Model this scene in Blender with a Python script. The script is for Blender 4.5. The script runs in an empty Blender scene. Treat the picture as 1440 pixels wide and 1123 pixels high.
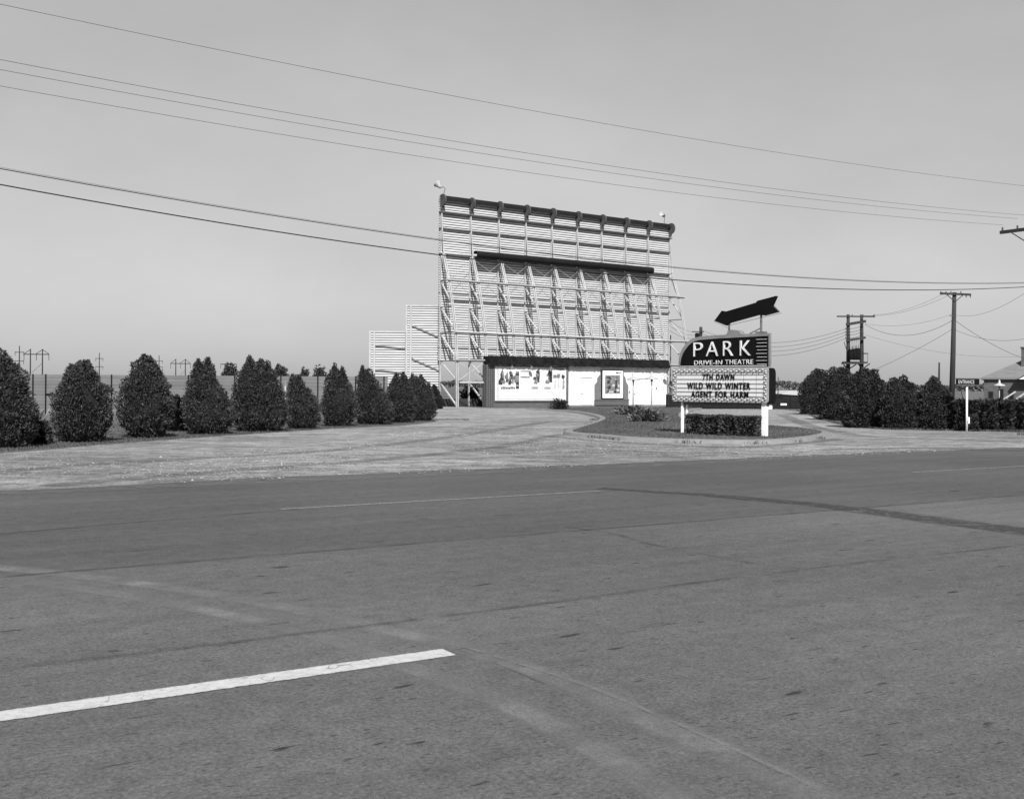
import bpy, bmesh, math, random
import numpy as np
from mathutils import Vector, Matrix, noise
from mathutils.geometry import tessellate_polygon

random.seed(7)
S = bpy.context.scene
C = S.collection
R_ = math.radians

# ------------------------------------------------------------------ survey
# focal length in pixels of the 1440 wide photograph, camera roll, horizon row, eye height
F, TH, CY, EYE = 1500.0, math.atan(.007), 543.4, 1.6
cT, sT = math.cos(TH), math.sin(TH)


def world(px, py, d):
    u, v = (px - 720) / F, (CY - py) / F
    return Vector((d * (u * cT - v * sT), d, EYE + d * (u * sT + v * cT)))


def gp(px, py, z=0.0):
    u, v = (px - 720) / F, (CY - py) / F
    d = (z - EYE) / (u * sT + v * cT)
    return Vector((d * (u * cT - v * sT), d, z))


def hit(px, py, o, n):
    cam = Vector((0, 0, EYE))
    r = world(px, py, 1.0) - cam
    return cam + r * ((o - cam).dot(n) / r.dot(n))


ROAD = R_(32)
RS, RN = Vector((math.cos(ROAD), math.sin(ROAD), 0)), Vector((-math.sin(ROAD), math.cos(ROAD), 0))


def sn(s, n, z=0.0):
    p = RS * s + RN * n
    return Vector((p.x, p.y, z))


# ------------------------------------------------------------------ materials
def nodes(name):
    m = bpy.data.materials.new(name)
    m.use_nodes = True
    nt = m.node_tree
    return m, nt, nt.nodes['Principled BSDF']


def g3(v):
    return (v, v, v, 1)


def N(nt, typ, **kw):
    n = nt.nodes.new(typ)
    for k, v in kw.items():
        if k in n.inputs:
            n.inputs[k].default_value = v
        else:
            setattr(n, k, v)
    return n


def coords(nt, scale=(1, 1, 1), rot=0):
    tc = N(nt, 'ShaderNodeTexCoord')
    mp = N(nt, 'ShaderNodeMapping')
    mp.inputs['Scale'].default_value = scale
    mp.inputs['Rotation'].default_value = (0, 0, rot)
    nt.links.new(tc.outputs['Object'], mp.inputs['Vector'])
    return mp.outputs['Vector']


def tex(nt, vec, scale, detail=4, rough=.55):
    t = N(nt, 'ShaderNodeTexNoise', Scale=scale, Detail=detail, Roughness=rough)
    if vec is not None:
        nt.links.new(vec, t.inputs['Vector'])
    return t.outputs['Fac']


def ramp(nt, fac, a, b, lo, hi):
    r = N(nt, 'ShaderNodeMapRange')
    r.inputs[1].default_value, r.inputs[2].default_value = a, b
    r.inputs[3].default_value, r.inputs[4].default_value = lo, hi
    nt.links.new(fac, r.inputs[0])
    return r.outputs[0]


def op(nt, kind, a, b):
    m = N(nt, 'ShaderNodeMath', operation=kind)
    for i, v in enumerate((a, b)):
        if hasattr(v, 'links'):
            nt.links.new(v, m.inputs[i])
        else:
            m.inputs[i].default_value = v
    return m.outputs[0]


def bump(nt, p, fac, strength, dist):
    b = N(nt, 'ShaderNodeBump', Strength=strength, Distance=dist)
    nt.links.new(fac, b.inputs['Height'])
    nt.links.new(b.outputs['Normal'], p.inputs['Normal'])


def plain(name, v, rough=.6, var=.25, scale=3.0, metal=0.0, bstr=0.15, stretch=(1, 1, 1), spec=.3):
    """one grey paint or surface with worn, uneven tone"""
    m, nt, p = nodes(name)
    vec = coords(nt, stretch)
    a = tex(nt, vec, scale, 5)
    b = tex(nt, vec, scale * 9, 3)
    f = op(nt, 'MULTIPLY', ramp(nt, a, .25, .75, 1 - var, 1 + var * .6), ramp(nt, b, .3, .7, 1 - var * .4, 1 + var * .4))
    val = op(nt, 'MULTIPLY', f, v)
    nt.links.new(val, p.inputs['Base Color'])
    p.inputs['Roughness'].default_value = rough
    p.inputs['Metallic'].default_value = metal
    p.inputs['Specular IOR Level'].default_value = spec
    if bstr:
        bump(nt, p, b, bstr, .02)
    return m


M = {}
M['white'] = plain('white_paint', .70, .55, .16, 1.2)
M['white_post'] = plain('white_post_paint', .84, .5, .10, 3)
M['plank'] = plain('whitewashed_plank', .56, .8, .25, 1.6, stretch=(.35, 1, 9))
M['steel'] = plain('painted_steel', .42, .5, .25, 1.0)
M['steel_dark'] = plain('dark_steel', .12, .5, .3, 2.0)
M['black'] = plain('black_enamel', .006, .5, .3, 2.0, bstr=.03, spec=.08)
M['cornice'] = plain('dark_cornice_paint', .013, .6, .3, 2.0, spec=.1)
M['letter_white'] = plain('white_channel_letter', .62, .4, .25, 6)
M['opal'] = plain('opal_letter_board', .62, .4, .10, 1.2, bstr=.02)
M['rib'] = plain('dark_rib_paint', .085, .6, .4, 4, spec=.1)
M['border'] = plain('pale_border_metal', .30, .6, .35, 8)
M['rim'] = plain('grey_sheet_metal', .20, .5, .25, 2)
M['bulb'] = plain('frosted_bulb', .55, .25, .05, 9)
M['shingle'] = plain('weathered_shake', .013, .95, .6, 2.5, spec=.05)
M['concrete'] = plain('concrete', .19, .9, .25, 2.0)
M['wood_pole'] = plain('creosoted_pole', .035, .85, .4, 2.0, stretch=(4, 4, .4))
M['wood_far'] = plain('grey_pole_wood', .10, .85, .3, 2.0, stretch=(4, 4, .4))
M['iron'] = plain('transformer_tank', .007, .7, .3, 3, spec=.05)
M['porcelain'] = plain('porcelain', .09, .3, .2, 6)
M['wire'] = plain('weathered_wire', .035, .6, .2, 3, bstr=0)
M['cable'] = plain('black_cable', .012, .6, .2, 3, bstr=0)
M['bark'] = plain('bark', .05, .95, .4, 8)
M['brick_dark'] = None
M['fence'] = plain('grey_fence_board', .15, .9, .3, .6, stretch=(.4, 1, 5))
M['fence_dark'] = plain('dark_fence_board', .014, .95, .3, 1.0, spec=.05)
M['skirt'] = plain('dark_masonry_skirt', .035, .9, .3, 1.0)
M['roof_light'] = plain('pale_shingle_roof', .15, .9, .22, 1.5, stretch=(1, 1, 6))
M['shed_roof'] = plain('pale_metal_roof', .42, .5, .15, 1)
M['window'] = plain('dark_window_glass', .012, .15, .2, 1, bstr=0)
M['paper'] = plain('poster_paper', .80, .6, .06, 2, bstr=.02)
M['ink_black'] = plain('black_letter_plastic', .008, .6, .2, 6, bstr=.0, spec=.08)
M['ink_dark'] = plain('dark_ink', .045, .7, .5, 6, bstr=.02)
M['ink_mid'] = plain('grey_ink', .20, .7, .7, 5, bstr=.02)
M['ink_pale'] = plain('pale_ink', .50, .7, .2, 5, bstr=.02)
M['lamp'] = plain('white_enamel_shade', .38, .35, .15, 4)


def brick(name, c1, c2, mortar, scale, w=.5, h=.22, ms=.03, offset=.5):
    m, nt, p = nodes(name)
    tc = N(nt, 'ShaderNodeTexCoord')
    sx = N(nt, 'ShaderNodeSeparateXYZ')
    cx = N(nt, 'ShaderNodeCombineXYZ')
    nt.links.new(tc.outputs['Object'], sx.inputs[0])
    nt.links.new(op(nt, 'ADD', sx.outputs['X'], sx.outputs['Y']), cx.inputs['X'])
    nt.links.new(sx.outputs['Z'], cx.inputs['Y'])
    b = N(nt, 'ShaderNodeTexBrick')
    b.offset = offset
    b.inputs['Color1'].default_value, b.inputs['Color2'].default_value = g3(c1), g3(c2)
    b.inputs['Mortar'].default_value = g3(mortar)
    b.inputs['Scale'].default_value = scale
    b.inputs['Brick Width'].default_value, b.inputs['Row Height'].default_value = w, h
    b.inputs['Mortar Size'].default_value = ms
    nt.links.new(cx.outputs[0], b.inputs['Vector'])
    nt.links.new(b.outputs['Color'], p.inputs['Base Color'])
    p.inputs['Roughness'].default_value = .85
    bump(nt, p, b.outputs['Fac'], -.4, .02)
    return m


M['brick_pier'] = brick('dark_glazed_brick', .018, .03, .13, 1.0, .21, .16, .022, 0)
M['brick_base'] = brick('grey_brick', .07, .10, .12, 1.0, .4, .14, .012)
M['brick_shape'] = brick('smooth_grey_brick', .13, .15, .14, 1.0, .4, .14, .01)
M['brick_house'] = brick('dark_red_brick', .055, .09, .09, 1.0, .4, .14, .015)


def leaf_mat(name, v, spread):
    m, nt, p = nodes(name)
    geo = N(nt, 'ShaderNodeNewGeometry')
    a = ramp(nt, geo.outputs['Random Per Island'], 0, 1, 1 - spread, 1 + spread)
    b = ramp(nt, tex(nt, coords(nt), 2.4, 3), .3, .7, .65, 1.35)
    nt.links.new(op(nt, 'MULTIPLY', op(nt, 'MULTIPLY', a, b), v), p.inputs['Base Color'])
    p.inputs['Roughness'].default_value = .65
    p.inputs['Specular IOR Level'].default_value = .25
    return m


M['cedar'] = leaf_mat('cedar_scale_leaf', .044, .45)
M['cedar_dark'] = leaf_mat('arborvitae_leaf', .035, .45)
M['juniper'] = leaf_mat('juniper_needle', .10, .5)
M['box_leaf'] = leaf_mat('hedge_leaf', .055, .55)
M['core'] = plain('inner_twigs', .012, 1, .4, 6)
M['grass'] = leaf_mat('grass_blade', .07, .4)
M['weed'] = leaf_mat('dry_weed_blade', .09, .4)
M['far_leaf'] = leaf_mat('distant_leaf', .06, .4)


def ground_mat():
    m, nt, p = nodes('rough_field')
    v = coords(nt)
    a = ramp(nt, tex(nt, v, .05, 6), .3, .7, .6, 1.4)
    b = ramp(nt, tex(nt, v, 1.3, 6, .7), .3, .7, .55, 1.45)
    nt.links.new(op(nt, 'MULTIPLY', op(nt, 'MULTIPLY', a, b), .105), p.inputs['Base Color'])
    p.inputs['Roughness'].default_value = 1
    p.inputs['Specular IOR Level'].default_value = .1
    bump(nt, p, tex(nt, v, 9, 5, .7), .8, .06)
    return m


def lawn_mat():
    m, nt, p = nodes('mown_lawn')
    v = coords(nt)
    a = ramp(nt, tex(nt, v, .35, 5), .3, .7, .65, 1.35)
    b = ramp(nt, tex(nt, v, 5, 5, .7), .3, .7, .5, 1.5)
    nt.links.new(op(nt, 'MULTIPLY', op(nt, 'MULTIPLY', a, b), .085), p.inputs['Base Color'])
    p.inputs['Roughness'].default_value = 1
    p.inputs['Specular IOR Level'].default_value = .1
    bump(nt, p, tex(nt, v, 14, 4, .7), .8, .05)
    return m


def gravel_mat():
    m, nt, p = nodes('packed_gravel')
    v = coords(nt, (1, 1, 1), -ROAD)
    vs = coords(nt, (.3, 1, 1), -ROAD)
    a = ramp(nt, tex(nt, v, .16, 6, .65), .32, .68, .66, 1.3)
    b = ramp(nt, tex(nt, vs, 1.3, 6, .7), .32, .68, .66, 1.30)
    c = ramp(nt, tex(nt, v, 16, 4, .75), .3, .7, .55, 1.45)
    # strip of dirt thrown off the pavement, damp ruts
    d = ramp(nt, tex(nt, vs, .8, 5, .7), .58, .66, 1, .55)
    e = ramp(nt, tex(nt, v, 2.2, 7, .8), .38, .62, .62, 1.38)
    d = op(nt, 'MULTIPLY', d, e)
    val = op(nt, 'MULTIPLY', op(nt, 'MULTIPLY', op(nt, 'MULTIPLY', a, b), op(nt, 'MULTIPLY', c, d)), .27)
    nt.links.new(val, p.inputs['Base Color'])
    p.inputs['Roughness'].default_value = .95
    p.inputs['Specular IOR Level'].default_value = .15
    bump(nt, p, tex(nt, v, 6, 7, .8), .9, .12)
    return m


def asphalt_mat(name, v0, spots, streak):
    """object axes: x along the traffic, y across"""
    m, nt, p = nodes(name)
    v = coords(nt)
    vs = coords(nt, (.07, 1, 1))
    vd = coords(nt, (.28, 1, 1))
    big = ramp(nt, tex(nt, v, .18, 5), .3, .7, .80, 1.2)
    strk = ramp(nt, tex(nt, vs, 2.2, 6, .65), .3, .7, 1 - streak, 1 + streak)
    med = ramp(nt, tex(nt, v, 6, 6, .75), .3, .7, .78, 1.22)
    fine = ramp(nt, tex(nt, v, 40, 5, .85), .3, .7, .38, 1.62)
    val = op(nt, 'MULTIPLY', op(nt, 'MULTIPLY', big, strk), op(nt, 'MULTIPLY', med, fine))
    # oil drips and tar specks drawn out along the lanes
    s1 = ramp(nt, tex(nt, vd, 9.5, 2, .5), .735 - spots, .78 - spots, 1, .35)
    s2 = ramp(nt, tex(nt, vd, 19, 2, .5), .74 - spots, .79 - spots, 1, .45)
    s3 = ramp(nt, tex(nt, coords(nt, (.4, 1, 1)), 30, 2, .5), .70 - spots, .74 - spots, 1, .55)
    val = op(nt, 'MULTIPLY', op(nt, 'MULTIPLY', val, s3), op(nt, 'MULTIPLY', s1, s2))
    val = op(nt, 'MULTIPLY', val, v0)
    nt.links.new(val, p.inputs['Base Color'])
    p.inputs['Roughness'].default_value = .82
    p.inputs['Specular IOR Level'].default_value = .3
    bump(nt, p, tex(nt, v, 70, 4, .75), .55, .012)
    return m


def decal_mat(name, v, alpha, nscale, lo, hi, stretch=(1, 1, 1), rough=.85):
    """worn mark or painted shade on the pavement: broken up by noise, fading at its edges (uv y runs across)"""
    m, nt, p = nodes(name)
    uv = N(nt, 'ShaderNodeUVMap')
    sx = N(nt, 'ShaderNodeSeparateXYZ')
    nt.links.new(uv.outputs[0], sx.inputs[0])
    e = op(nt, 'ABSOLUTE', op(nt, 'SUBTRACT', sx.outputs['Y'], .5), 0)
    edge = ramp(nt, e, .25, .5, 1, 0)
    n = ramp(nt, tex(nt, coords(nt, stretch), nscale, 5, .7), lo, hi, 0, 1)
    a = op(nt, 'MULTIPLY', op(nt, 'MULTIPLY', edge, n), alpha)
    nt.links.new(a, p.inputs['Alpha'])
    f = ramp(nt, tex(nt, coords(nt), 80, 3, .7), .3, .7, .65, 1.35)
    nt.links.new(op(nt, 'MULTIPLY', f, v), p.inputs['Base Color'])
    p.inputs['Roughness'].default_value = rough
    return m


def paint_mat(name, v, wear):
    m, nt, p = nodes(name)
    vec = coords(nt)
    uv = N(nt, 'ShaderNodeUVMap')
    sx = N(nt, 'ShaderNodeSeparateXYZ')
    nt.links.new(uv.outputs[0], sx.inputs[0])
    e = op(nt, 'ABSOLUTE', op(nt, 'SUBTRACT', sx.outputs['Y'], .5), 0)
    edge = ramp(nt, op(nt, 'ADD', e, op(nt, 'MULTIPLY', tex(nt, vec, 26, 4, .7), .22)), .52, .60, 1, 0)
    n = ramp(nt, tex(nt, vec, 34, 5, .75), wear - .06, wear + .06, 0, 1)
    cr = ramp(nt, op(nt, 'ABSOLUTE', op(nt, 'SUBTRACT', tex(nt, vec, 1.3, 3, .6), .53), 0), .001, .004, .6, 1)
    nt.links.new(op(nt, 'MULTIPLY', op(nt, 'MULTIPLY', edge, cr), ramp(nt, n, 0, 1, .35, 1)), p.inputs['Alpha'])
    f = ramp(nt, tex(nt, vec, 18, 4, .7), .3, .7, .80, 1.1)
    nt.links.new(op(nt, 'MULTIPLY', f, v), p.inputs['Base Color'])
    p.inputs['Roughness'].default_value = .7
    return m


# ------------------------------------------------------------------ mesh helpers
class MB:
    def __init__(s):
        s.v, s.f = [], []

    def add(s, vs, fs):
        b = len(s.v)
        s.v += [tuple(v) for v in vs]
        s.f += [tuple(b + i for i in f) for f in fs]
        return s

    def box(s, x0, x1, y0, y1, z0, z1):
        return s.add([(x0, y0, z0), (x1, y0, z0), (x1, y1, z0), (x0, y1, z0), (x0, y0, z1), (x1, y0, z1), (x1, y1, z1), (x0, y1, z1)],
                     [(3, 2, 1, 0), (4, 5, 6, 7), (0, 1, 5, 4), (1, 2, 6, 5), (2, 3, 7, 6), (3, 0, 4, 7)])

    def bar(s, a, b, w, h=None, up=(0, 0, 1)):
        a, b = Vector(a), Vector(b)
        h = h or w
        d = (b - a).normalized()
        u = Vector(up)
        if abs(d.dot(u)) > .98:
            u = Vector((0, 1, 0))
        x = d.cross(u).normalized() * (w / 2)
        y = x.cross(d).normalized() * (h / 2)
        vs = [a - x - y, a + x - y, a + x + y, a - x + y, b - x - y, b + x - y, b + x + y, b - x + y]
        return s.add(vs, [(3, 2, 1, 0), (4, 5, 6, 7), (0, 1, 5, 4), (1, 2, 6, 5), (2, 3, 7, 6), (3, 0, 4, 7)])

    def tube(s, pts, r, n=8, cap=True):
        pts = [Vector(p) for p in pts]
        rs = r if isinstance(r, (list, tuple)) else [r] * len(pts)
        vs, fs = [], []
        prev = None
        for i, p in enumerate(pts):
            d = (pts[min(i + 1, len(pts) - 1)] - pts[max(i - 1, 0)]).normalized()
            if prev is None:
                u = Vector((0, 0, 1)) if abs(d.z) < .9 else Vector((1, 0, 0))
                x = d.cross(u).normalized()
            else:
                x = (prev - d * prev.dot(d)).normalized()
            prev = x
            y = d.cross(x)
            for k in range(n):
                a = 2 * math.pi * k / n
                vs.append(p + (x * math.cos(a) + y * math.sin(a)) * rs[i])
        for i in range(len(pts) - 1):
            for k in range(n):
                k2 = (k + 1) % n
                fs.append((i * n + k, i * n + k2, (i + 1) * n + k2, (i + 1) * n + k))
        if cap:
            fs.append(tuple(range(n - 1, -1, -1)))
            fs.append(tuple((len(pts) - 1) * n + k for k in range(n)))
        return s.add(vs, fs)

    def lathe(s, prof, c=(0, 0, 0), n=16, axis=None):
        """prof: (radius, height) from bottom to top about axis through c"""
        c = Vector(c)
        az = Vector(axis).normalized() if axis else Vector((0, 0, 1))
        ax = az.orthogonal().normalized()
        ay = az.cross(ax)
        vs, fs = [], []
        for r, h in prof:
            for k in range(n):
                a = 2 * math.pi * k / n
                vs.append(c + az * h + (ax * math.cos(a) + ay * math.sin(a)) * max(r, 1e-4))
        for i in range(len(prof) - 1):
            for k in range(n):
                k2 = (k + 1) % n
                fs.append((i * n + k, i * n + k2, (i + 1) * n + k2, (i + 1) * n + k))
        fs.append(tuple(range(n - 1, -1, -1)))
        fs.append(tuple((len(prof) - 1) * n + k for k in range(n)))
        return s.add(vs, fs)

    def prism(s, poly, o, ex, ey, ez):
        """outline poly in plane (ex, ey) at o, extruded by vector ez"""
        o, ex, ey, ez = Vector(o), Vector(ex), Vector(ey), Vector(ez)
        n = len(poly)
        fr = [o + ex * a + ey * b for a, b in poly]
        bk = [p + ez for p in fr]
        tris = tessellate_polygon([[Vector((a, b, 0)) for a, b in poly]])
        fs = [tuple(t) for t in tris] + [tuple(n + i for i in reversed(t)) for t in tris]
        fs += [(i, n + i, n + (i + 1) % n, (i + 1) % n) for i in range(n)]
        return s.add(fr + bk, fs)

    def build(s, name, mat, parent=None, smooth=False, fix=True):
        me = bpy.data.meshes.new(name)
        me.from_pydata(s.v, [], s.f)
        if fix and len(s.f) < 20000:
            bm = bmesh.new()
            bm.from_mesh(me)
            bmesh.ops.recalc_face_normals(bm, faces=bm.faces)
            bm.to_mesh(me)
            bm.free()
        me.materials.append(mat)
        if smooth:
            me.polygons.foreach_set('use_smooth', [True] * len(me.polygons))
        return link(name, me, parent)


def link(name, me, parent=None):
    o = bpy.data.objects.new(name, me)
    C.objects.link(o)
    if parent:
        o.parent = parent
    return o


def tag(o, label=None, cat=None, group=None, kind=None):
    for k, v in (('label', label), ('category', cat), ('group', group), ('kind', kind)):
        if v:
            o[k] = v
    return o


def thing(name, loc, label, cat, group=None, rz=0.0):
    o = bpy.data.objects.new(name, None)
    C.objects.link(o)
    o.location = loc
    o.rotation_euler = (0, 0, rz)
    o.empty_display_size = .2
    return tag(o, label, cat, group)


def copy_thing(o, loc, label, rz=None):
    c = o.copy()
    C.objects.link(c)
    c.location = loc
    c['label'] = label
    if rz is not None:
        c.rotation_euler = (0, 0, rz)
    for ch in list(o.children):
        d = ch.copy()
        C.objects.link(d)
        d.parent = c
        for g in list(ch.children):
            e = g.copy()
            C.objects.link(e)
            e.parent = d
    return c


def again(o, **kw):
    """another part sharing the mesh of part o"""
    c = o.copy()
    C.objects.link(c)
    for k, v in kw.items():
        setattr(c, k, v)
    return c


def sheet(name, pts, z, mat, kind='structure', uv=None):
    me = bpy.data.meshes.new(name)
    vs = [(p.x, p.y, z) for p in pts]
    tr = tessellate_polygon([[Vector(v) for v in vs]])
    fs = []
    for t in tr:
        a, b, c = (Vector(vs[i]) for i in t)
        fs.append(tuple(t) if (b - a).cross(c - a).z > 0 else tuple(reversed(t)))
    me.from_pydata(vs, [], fs)
    me.materials.append(mat)
    return tag(link(name, me), kind=kind)


def wobble(pts, step, amp, closed=True, seed=0.0):
    out = []
    n = len(pts)
    for i in range(n if closed else n - 1):
        a, b = pts[i], pts[(i + 1) % n]
        L = (b - a).length
        k = max(1, min(200, int(L / step)))
        for j in range(k):
            p = a.lerp(b, j / k)
            q = noise.noise_vector(Vector((p.x * .8, p.y * .8, seed)))
            q2 = noise.noise_vector(Vector((p.x * .15, p.y * .15, seed + 5)))
            out.append(p + Vector((q.x + q2.x, q.y + q2.y, 0)) * amp)
    if not closed:
        out.append(pts[-1])
    return out


def smooth_line(pts, k=6):
    """Catmull-Rom through the points"""
    out = []
    for i in range(len(pts) - 1):
        p0, p1, p2, p3 = pts[max(i - 1, 0)], pts[i], pts[i + 1], pts[min(i + 2, len(pts) - 1)]
        for j in range(k):
            t = j / k
            out.append(.5 * ((2 * p1) + (p2 - p0) * t + (2 * p0 - 5 * p1 + 4 * p2 - p3) * t * t + (3 * p1 - p0 - 3 * p2 + p3) * t ** 3))
    out.append(pts[-1])
    return out


def strip(name, pts, widths, z, mat):
    """a flat ribbon on the pavement with uv: x along (metres), y across 0..1"""
    vs, uvs, fs = [], [], []
    L = 0
    for i, p in enumerate(pts):
        d = (pts[min(i + 1, len(pts) - 1)] - pts[max(i - 1, 0)]).normalized()
        nrm = Vector((-d.y, d.x, 0))
        w = widths if not isinstance(widths, (list, tuple)) else widths[min(int(i * len(widths) / len(pts)), len(widths) - 1)]
        if i:
            L += (p - pts[i - 1]).length
        vs += [(p.x - nrm.x * w / 2, p.y - nrm.y * w / 2, z), (p.x + nrm.x * w / 2, p.y + nrm.y * w / 2, z)]
        uvs += [(L, 0), (L, 1)]
    for i in range(len(pts) - 1):
        fs.append((2 * i, 2 * i + 2, 2 * i + 3, 2 * i + 1))
    me = bpy.data.meshes.new(name)
    me.from_pydata(vs, [], fs)
    ul = me.uv_layers.new(name='UVMap')
    for lp in me.loops:
        ul.data[lp.index].uv = uvs[lp.vertex_index]
    me.materials.append(mat)
    return tag(link(name, me), kind='structure')


def text_mesh(name, s, w, h, depth, mat, parent, loc, bold=0.0, spacing=1.0):
    """lettering in the plane x,z of the parent, reading towards -y; w x h metres, lower left corner at loc"""
    cu = bpy.data.curves.new(name, 'FONT')
    cu.body = s
    cu.extrude = .001
    cu.offset = bold
    cu.space_character = spacing
    cu.space_word = 1.0 + (spacing - 1) * 2
    o = bpy.data.objects.new(name, cu)
    C.objects.link(o)
    dg = bpy.context.evaluated_depsgraph_get()
    me = bpy.data.meshes.new_from_object(o.evaluated_get(dg))
    bpy.data.objects.remove(o)
    co = np.array([v.co[:] for v in me.vertices])
    mn, mx = co.min(0), co.max(0)
    x = (co[:, 0] - mn[0]) / (mx[0] - mn[0]) * w
    y = (co[:, 1] - mn[1]) / (mx[1] - mn[1]) * h
    zf = co[:, 2] > (mn[2] + mx[2]) / 2
    out = np.stack([x, np.where(zf, -depth, 0.0), y], 1) + np.array(loc)
    me.vertices.foreach_set('co', out.ravel())
    me.materials.clear()
    me.materials.append(mat)
    me.name = name
    me.update()
    return link(name, me, parent)


# ------------------------------------------------------------------ camera, sky, sun
cam = bpy.data.cameras.new('camera')
co_ = bpy.data.objects.new('camera', cam)
C.objects.link(co_)
co_.matrix_world = Matrix(((cT, -sT, 0, 0), (0, 0, -1, 0), (sT, cT, 0, EYE), (0, 0, 0, 1)))
cam.sensor_width = 36
cam.lens = F / 1440 * 36
cam.shift_y = -(561.5 - CY) / 1440
cam.clip_end = 8000
cam.clip_start = .1
S.camera = co_

SUN_EL, SUN_AZ = R_(43), R_(9)          # sun behind the camera, a little to the right
to_sun = Vector((math.sin(SUN_AZ) * math.cos(SUN_EL), -math.cos(SUN_AZ) * math.cos(SUN_EL), math.sin(SUN_EL)))
sl = bpy.data.lights.new('sun', 'SUN')
sl.energy = 4.6
sl.angle = R_(.5)
so = bpy.data.objects.new('sun', sl)
C.objects.link(so)
so.rotation_euler = to_sun.to_track_quat('Z', 'Y').to_euler()
so.location = (0, -20, 40)

w = bpy.data.worlds.new('World')
S.world = w
w.use_nodes = True
nt = w.node_tree
bg = nt.nodes['Background']
sky = N(nt, 'ShaderNodeTexSky')
sky.sky_type = 'NISHITA'
sky.sun_disc = False
sky.sun_elevation = SUN_EL
sky.sun_rotation = math.pi - SUN_AZ
sky.dust_density = .6
sky.air_density = 1.0
bw = N(nt, 'ShaderNodeSeparateColor')      # blue sensitive black and white film: a pale, even sky
nt.links.new(sky.outputs[0], bw.inputs[0])
tcs = N(nt, 'ShaderNodeTexCoord')
mps = N(nt, 'ShaderNodeMapping')
mps.inputs['Scale'].default_value = (1, 1, 2.2)
nt.links.new(tcs.outputs['Generated'], mps.inputs['Vector'])
veil = ramp(nt, tex(nt, mps.outputs['Vector'], 3.2, 5, .55), .3, .7, .93, 1.07)
nt.links.new(op(nt, 'MULTIPLY', op(nt, 'POWER', bw.outputs[2], .6), veil), bg.inputs['Color'])
bg.inputs['Strength'].default_value = .125
S.view_settings.view_transform = 'Standard'
S.view_settings.look = 'None'
S.view_settings.exposure = .55
S.view_settings.gamma = 1

# ------------------------------------------------------------------ ground, road, lot
big = [Vector((x, y, 0)) for x, y in ((-5000, -400), (5000, -400), (5000, 6000), (-5000, 6000))]
sheet('ground', big, 0, ground_mat())


def road(name, n0, n1, s0, s1, z, mat):
    b = MB()
    b.add([(s0, n0, 0), (s1, n0, 0), (s1, n1, 0), (s0, n1, 0)], [(0, 1, 2, 3)])
    o = b.build(name, mat, fix=False)
    o.rotation_euler = (0, 0, ROAD)
    o.location = (0, 0, z)
    return tag(o, kind='structure')


road('road', -14, 9.62, -220, 320, .004, asphalt_mat('asphalt_worn', .088, .052, .13))
road('road', 9.62, 18.4, -220, 320, .004, asphalt_mat('asphalt_newer', .069, .04, .15))

edge = [sn(s, 17.35 if s < 4 else 17.75) for s in (-60, -30, -15, 0, 3, 6, 10, 15, 20, 30, 50, 90)]
edge = wobble(edge, .5, .28, False, 3)
back = [sn(90, 26), sn(60, 24.6)] + [gp(*p) for p in ((1440, 608), (1360, 606.5), (1240, 604), (1190, 599), (1150, 589), (1128, 579), (1095, 575.5),
                         (1060, 575), (980, 575.2), (938, 573.2), (800, 573.6), (690, 574), (640, 571.5), (598, 572), (604, 582), (613, 593.5), (560, 599), (450, 604),
                         (330, 612), (250, 617), (150, 625), (60, 633), (-60, 642))] + [sn(-20, 23.5), sn(-60, 22)]
back = wobble(back, .6, .14, False, 9)
sheet('gravel_lot', edge + back, .008, gravel_mat())
# loose grit carried out on to the pavement edge
strip('gravel_shoulder', wobble([sn(s, 17.25) for s in (-40, -10, 10, 40, 90)], .6, .12, False, 11), 1.5, .0120,
      decal_mat('loose_grit', .15, .6, 3.2, .40, .66, (1, 1, 1)))

# island: kerb ring and lawn
isl_px = [(740, 576.2), (790, 579), (815, 582), (833, 586), (842, 590), (838, 594), (820, 600.5), (800, 606.5), (791, 610), (800, 613), (840, 616.5), (880, 620), (960, 623.3),
          (1060, 624.5), (1120, 622), (1158, 617), (1170, 613), (1160, 609), (1130, 605), (1080, 601), (1010, 597), (972, 592.5), (963, 587), (966, 581), (978, 577.3),
          (986, 575.4), (938, 573.9), (870, 573.9), (800, 574.2)]
isl = [gp(*p) for p in isl_px]
isl = smooth_line(isl + [isl[0]], 5)[:-1]


def offset(poly, d):
    out = []
    n = len(poly)
    area = sum(poly[i].x * poly[(i + 1) % n].y - poly[(i + 1) % n].x * poly[i].y for i in range(n))
    sg = 1 if area > 0 else -1
    for i in range(n):
        t = (poly[(i + 1) % n] - poly[i - 1]).normalized()
        out.append(poly[i] + Vector((-t.y, t.x, 0)) * d * sg)
    return out


k1, k2 = offset(isl, .06), offset(isl, .34)
kb = MB()
n_ = len(isl)
vs = [(p.x, p.y, .006) for p in isl] + [(p.x, p.y, .11) for p in k1] + [(p.x, p.y, .125) for p in k2] + [(p.x, p.y, .05) for p in k2]
fs = []
for lv in range(3):
    for i in range(n_):
        j = (i + 1) % n_
        fs.append((lv * n_ + i, lv * n_ + j, (lv + 1) * n_ + j, (lv + 1) * n_ + i))
kb.add(vs, fs)
tag(kb.build('kerb', M['concrete']), kind='structure')
sheet('lawn', wobble(offset(isl, .30), .5, .03), .115, lawn_mat())
IZ = .115

# concrete apron along the building
ap = [gp(*p) for p in ((686, 573.4), (940, 573.8), (940, 571.8), (686, 571.2))]

# ------------------------------------------------------------------ pavement marks
PAINT1, PAINT2 = paint_mat('road_paint_fresh', .43, .36), paint_mat('road_paint_worn', .26, .50)


def dash(n, s0, s1, wd, mat):
    return strip('lane_marking', [sn(s0 + (s1 - s0) * i / 12, n) for i in range(13)], wd, .0085, mat)


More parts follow.
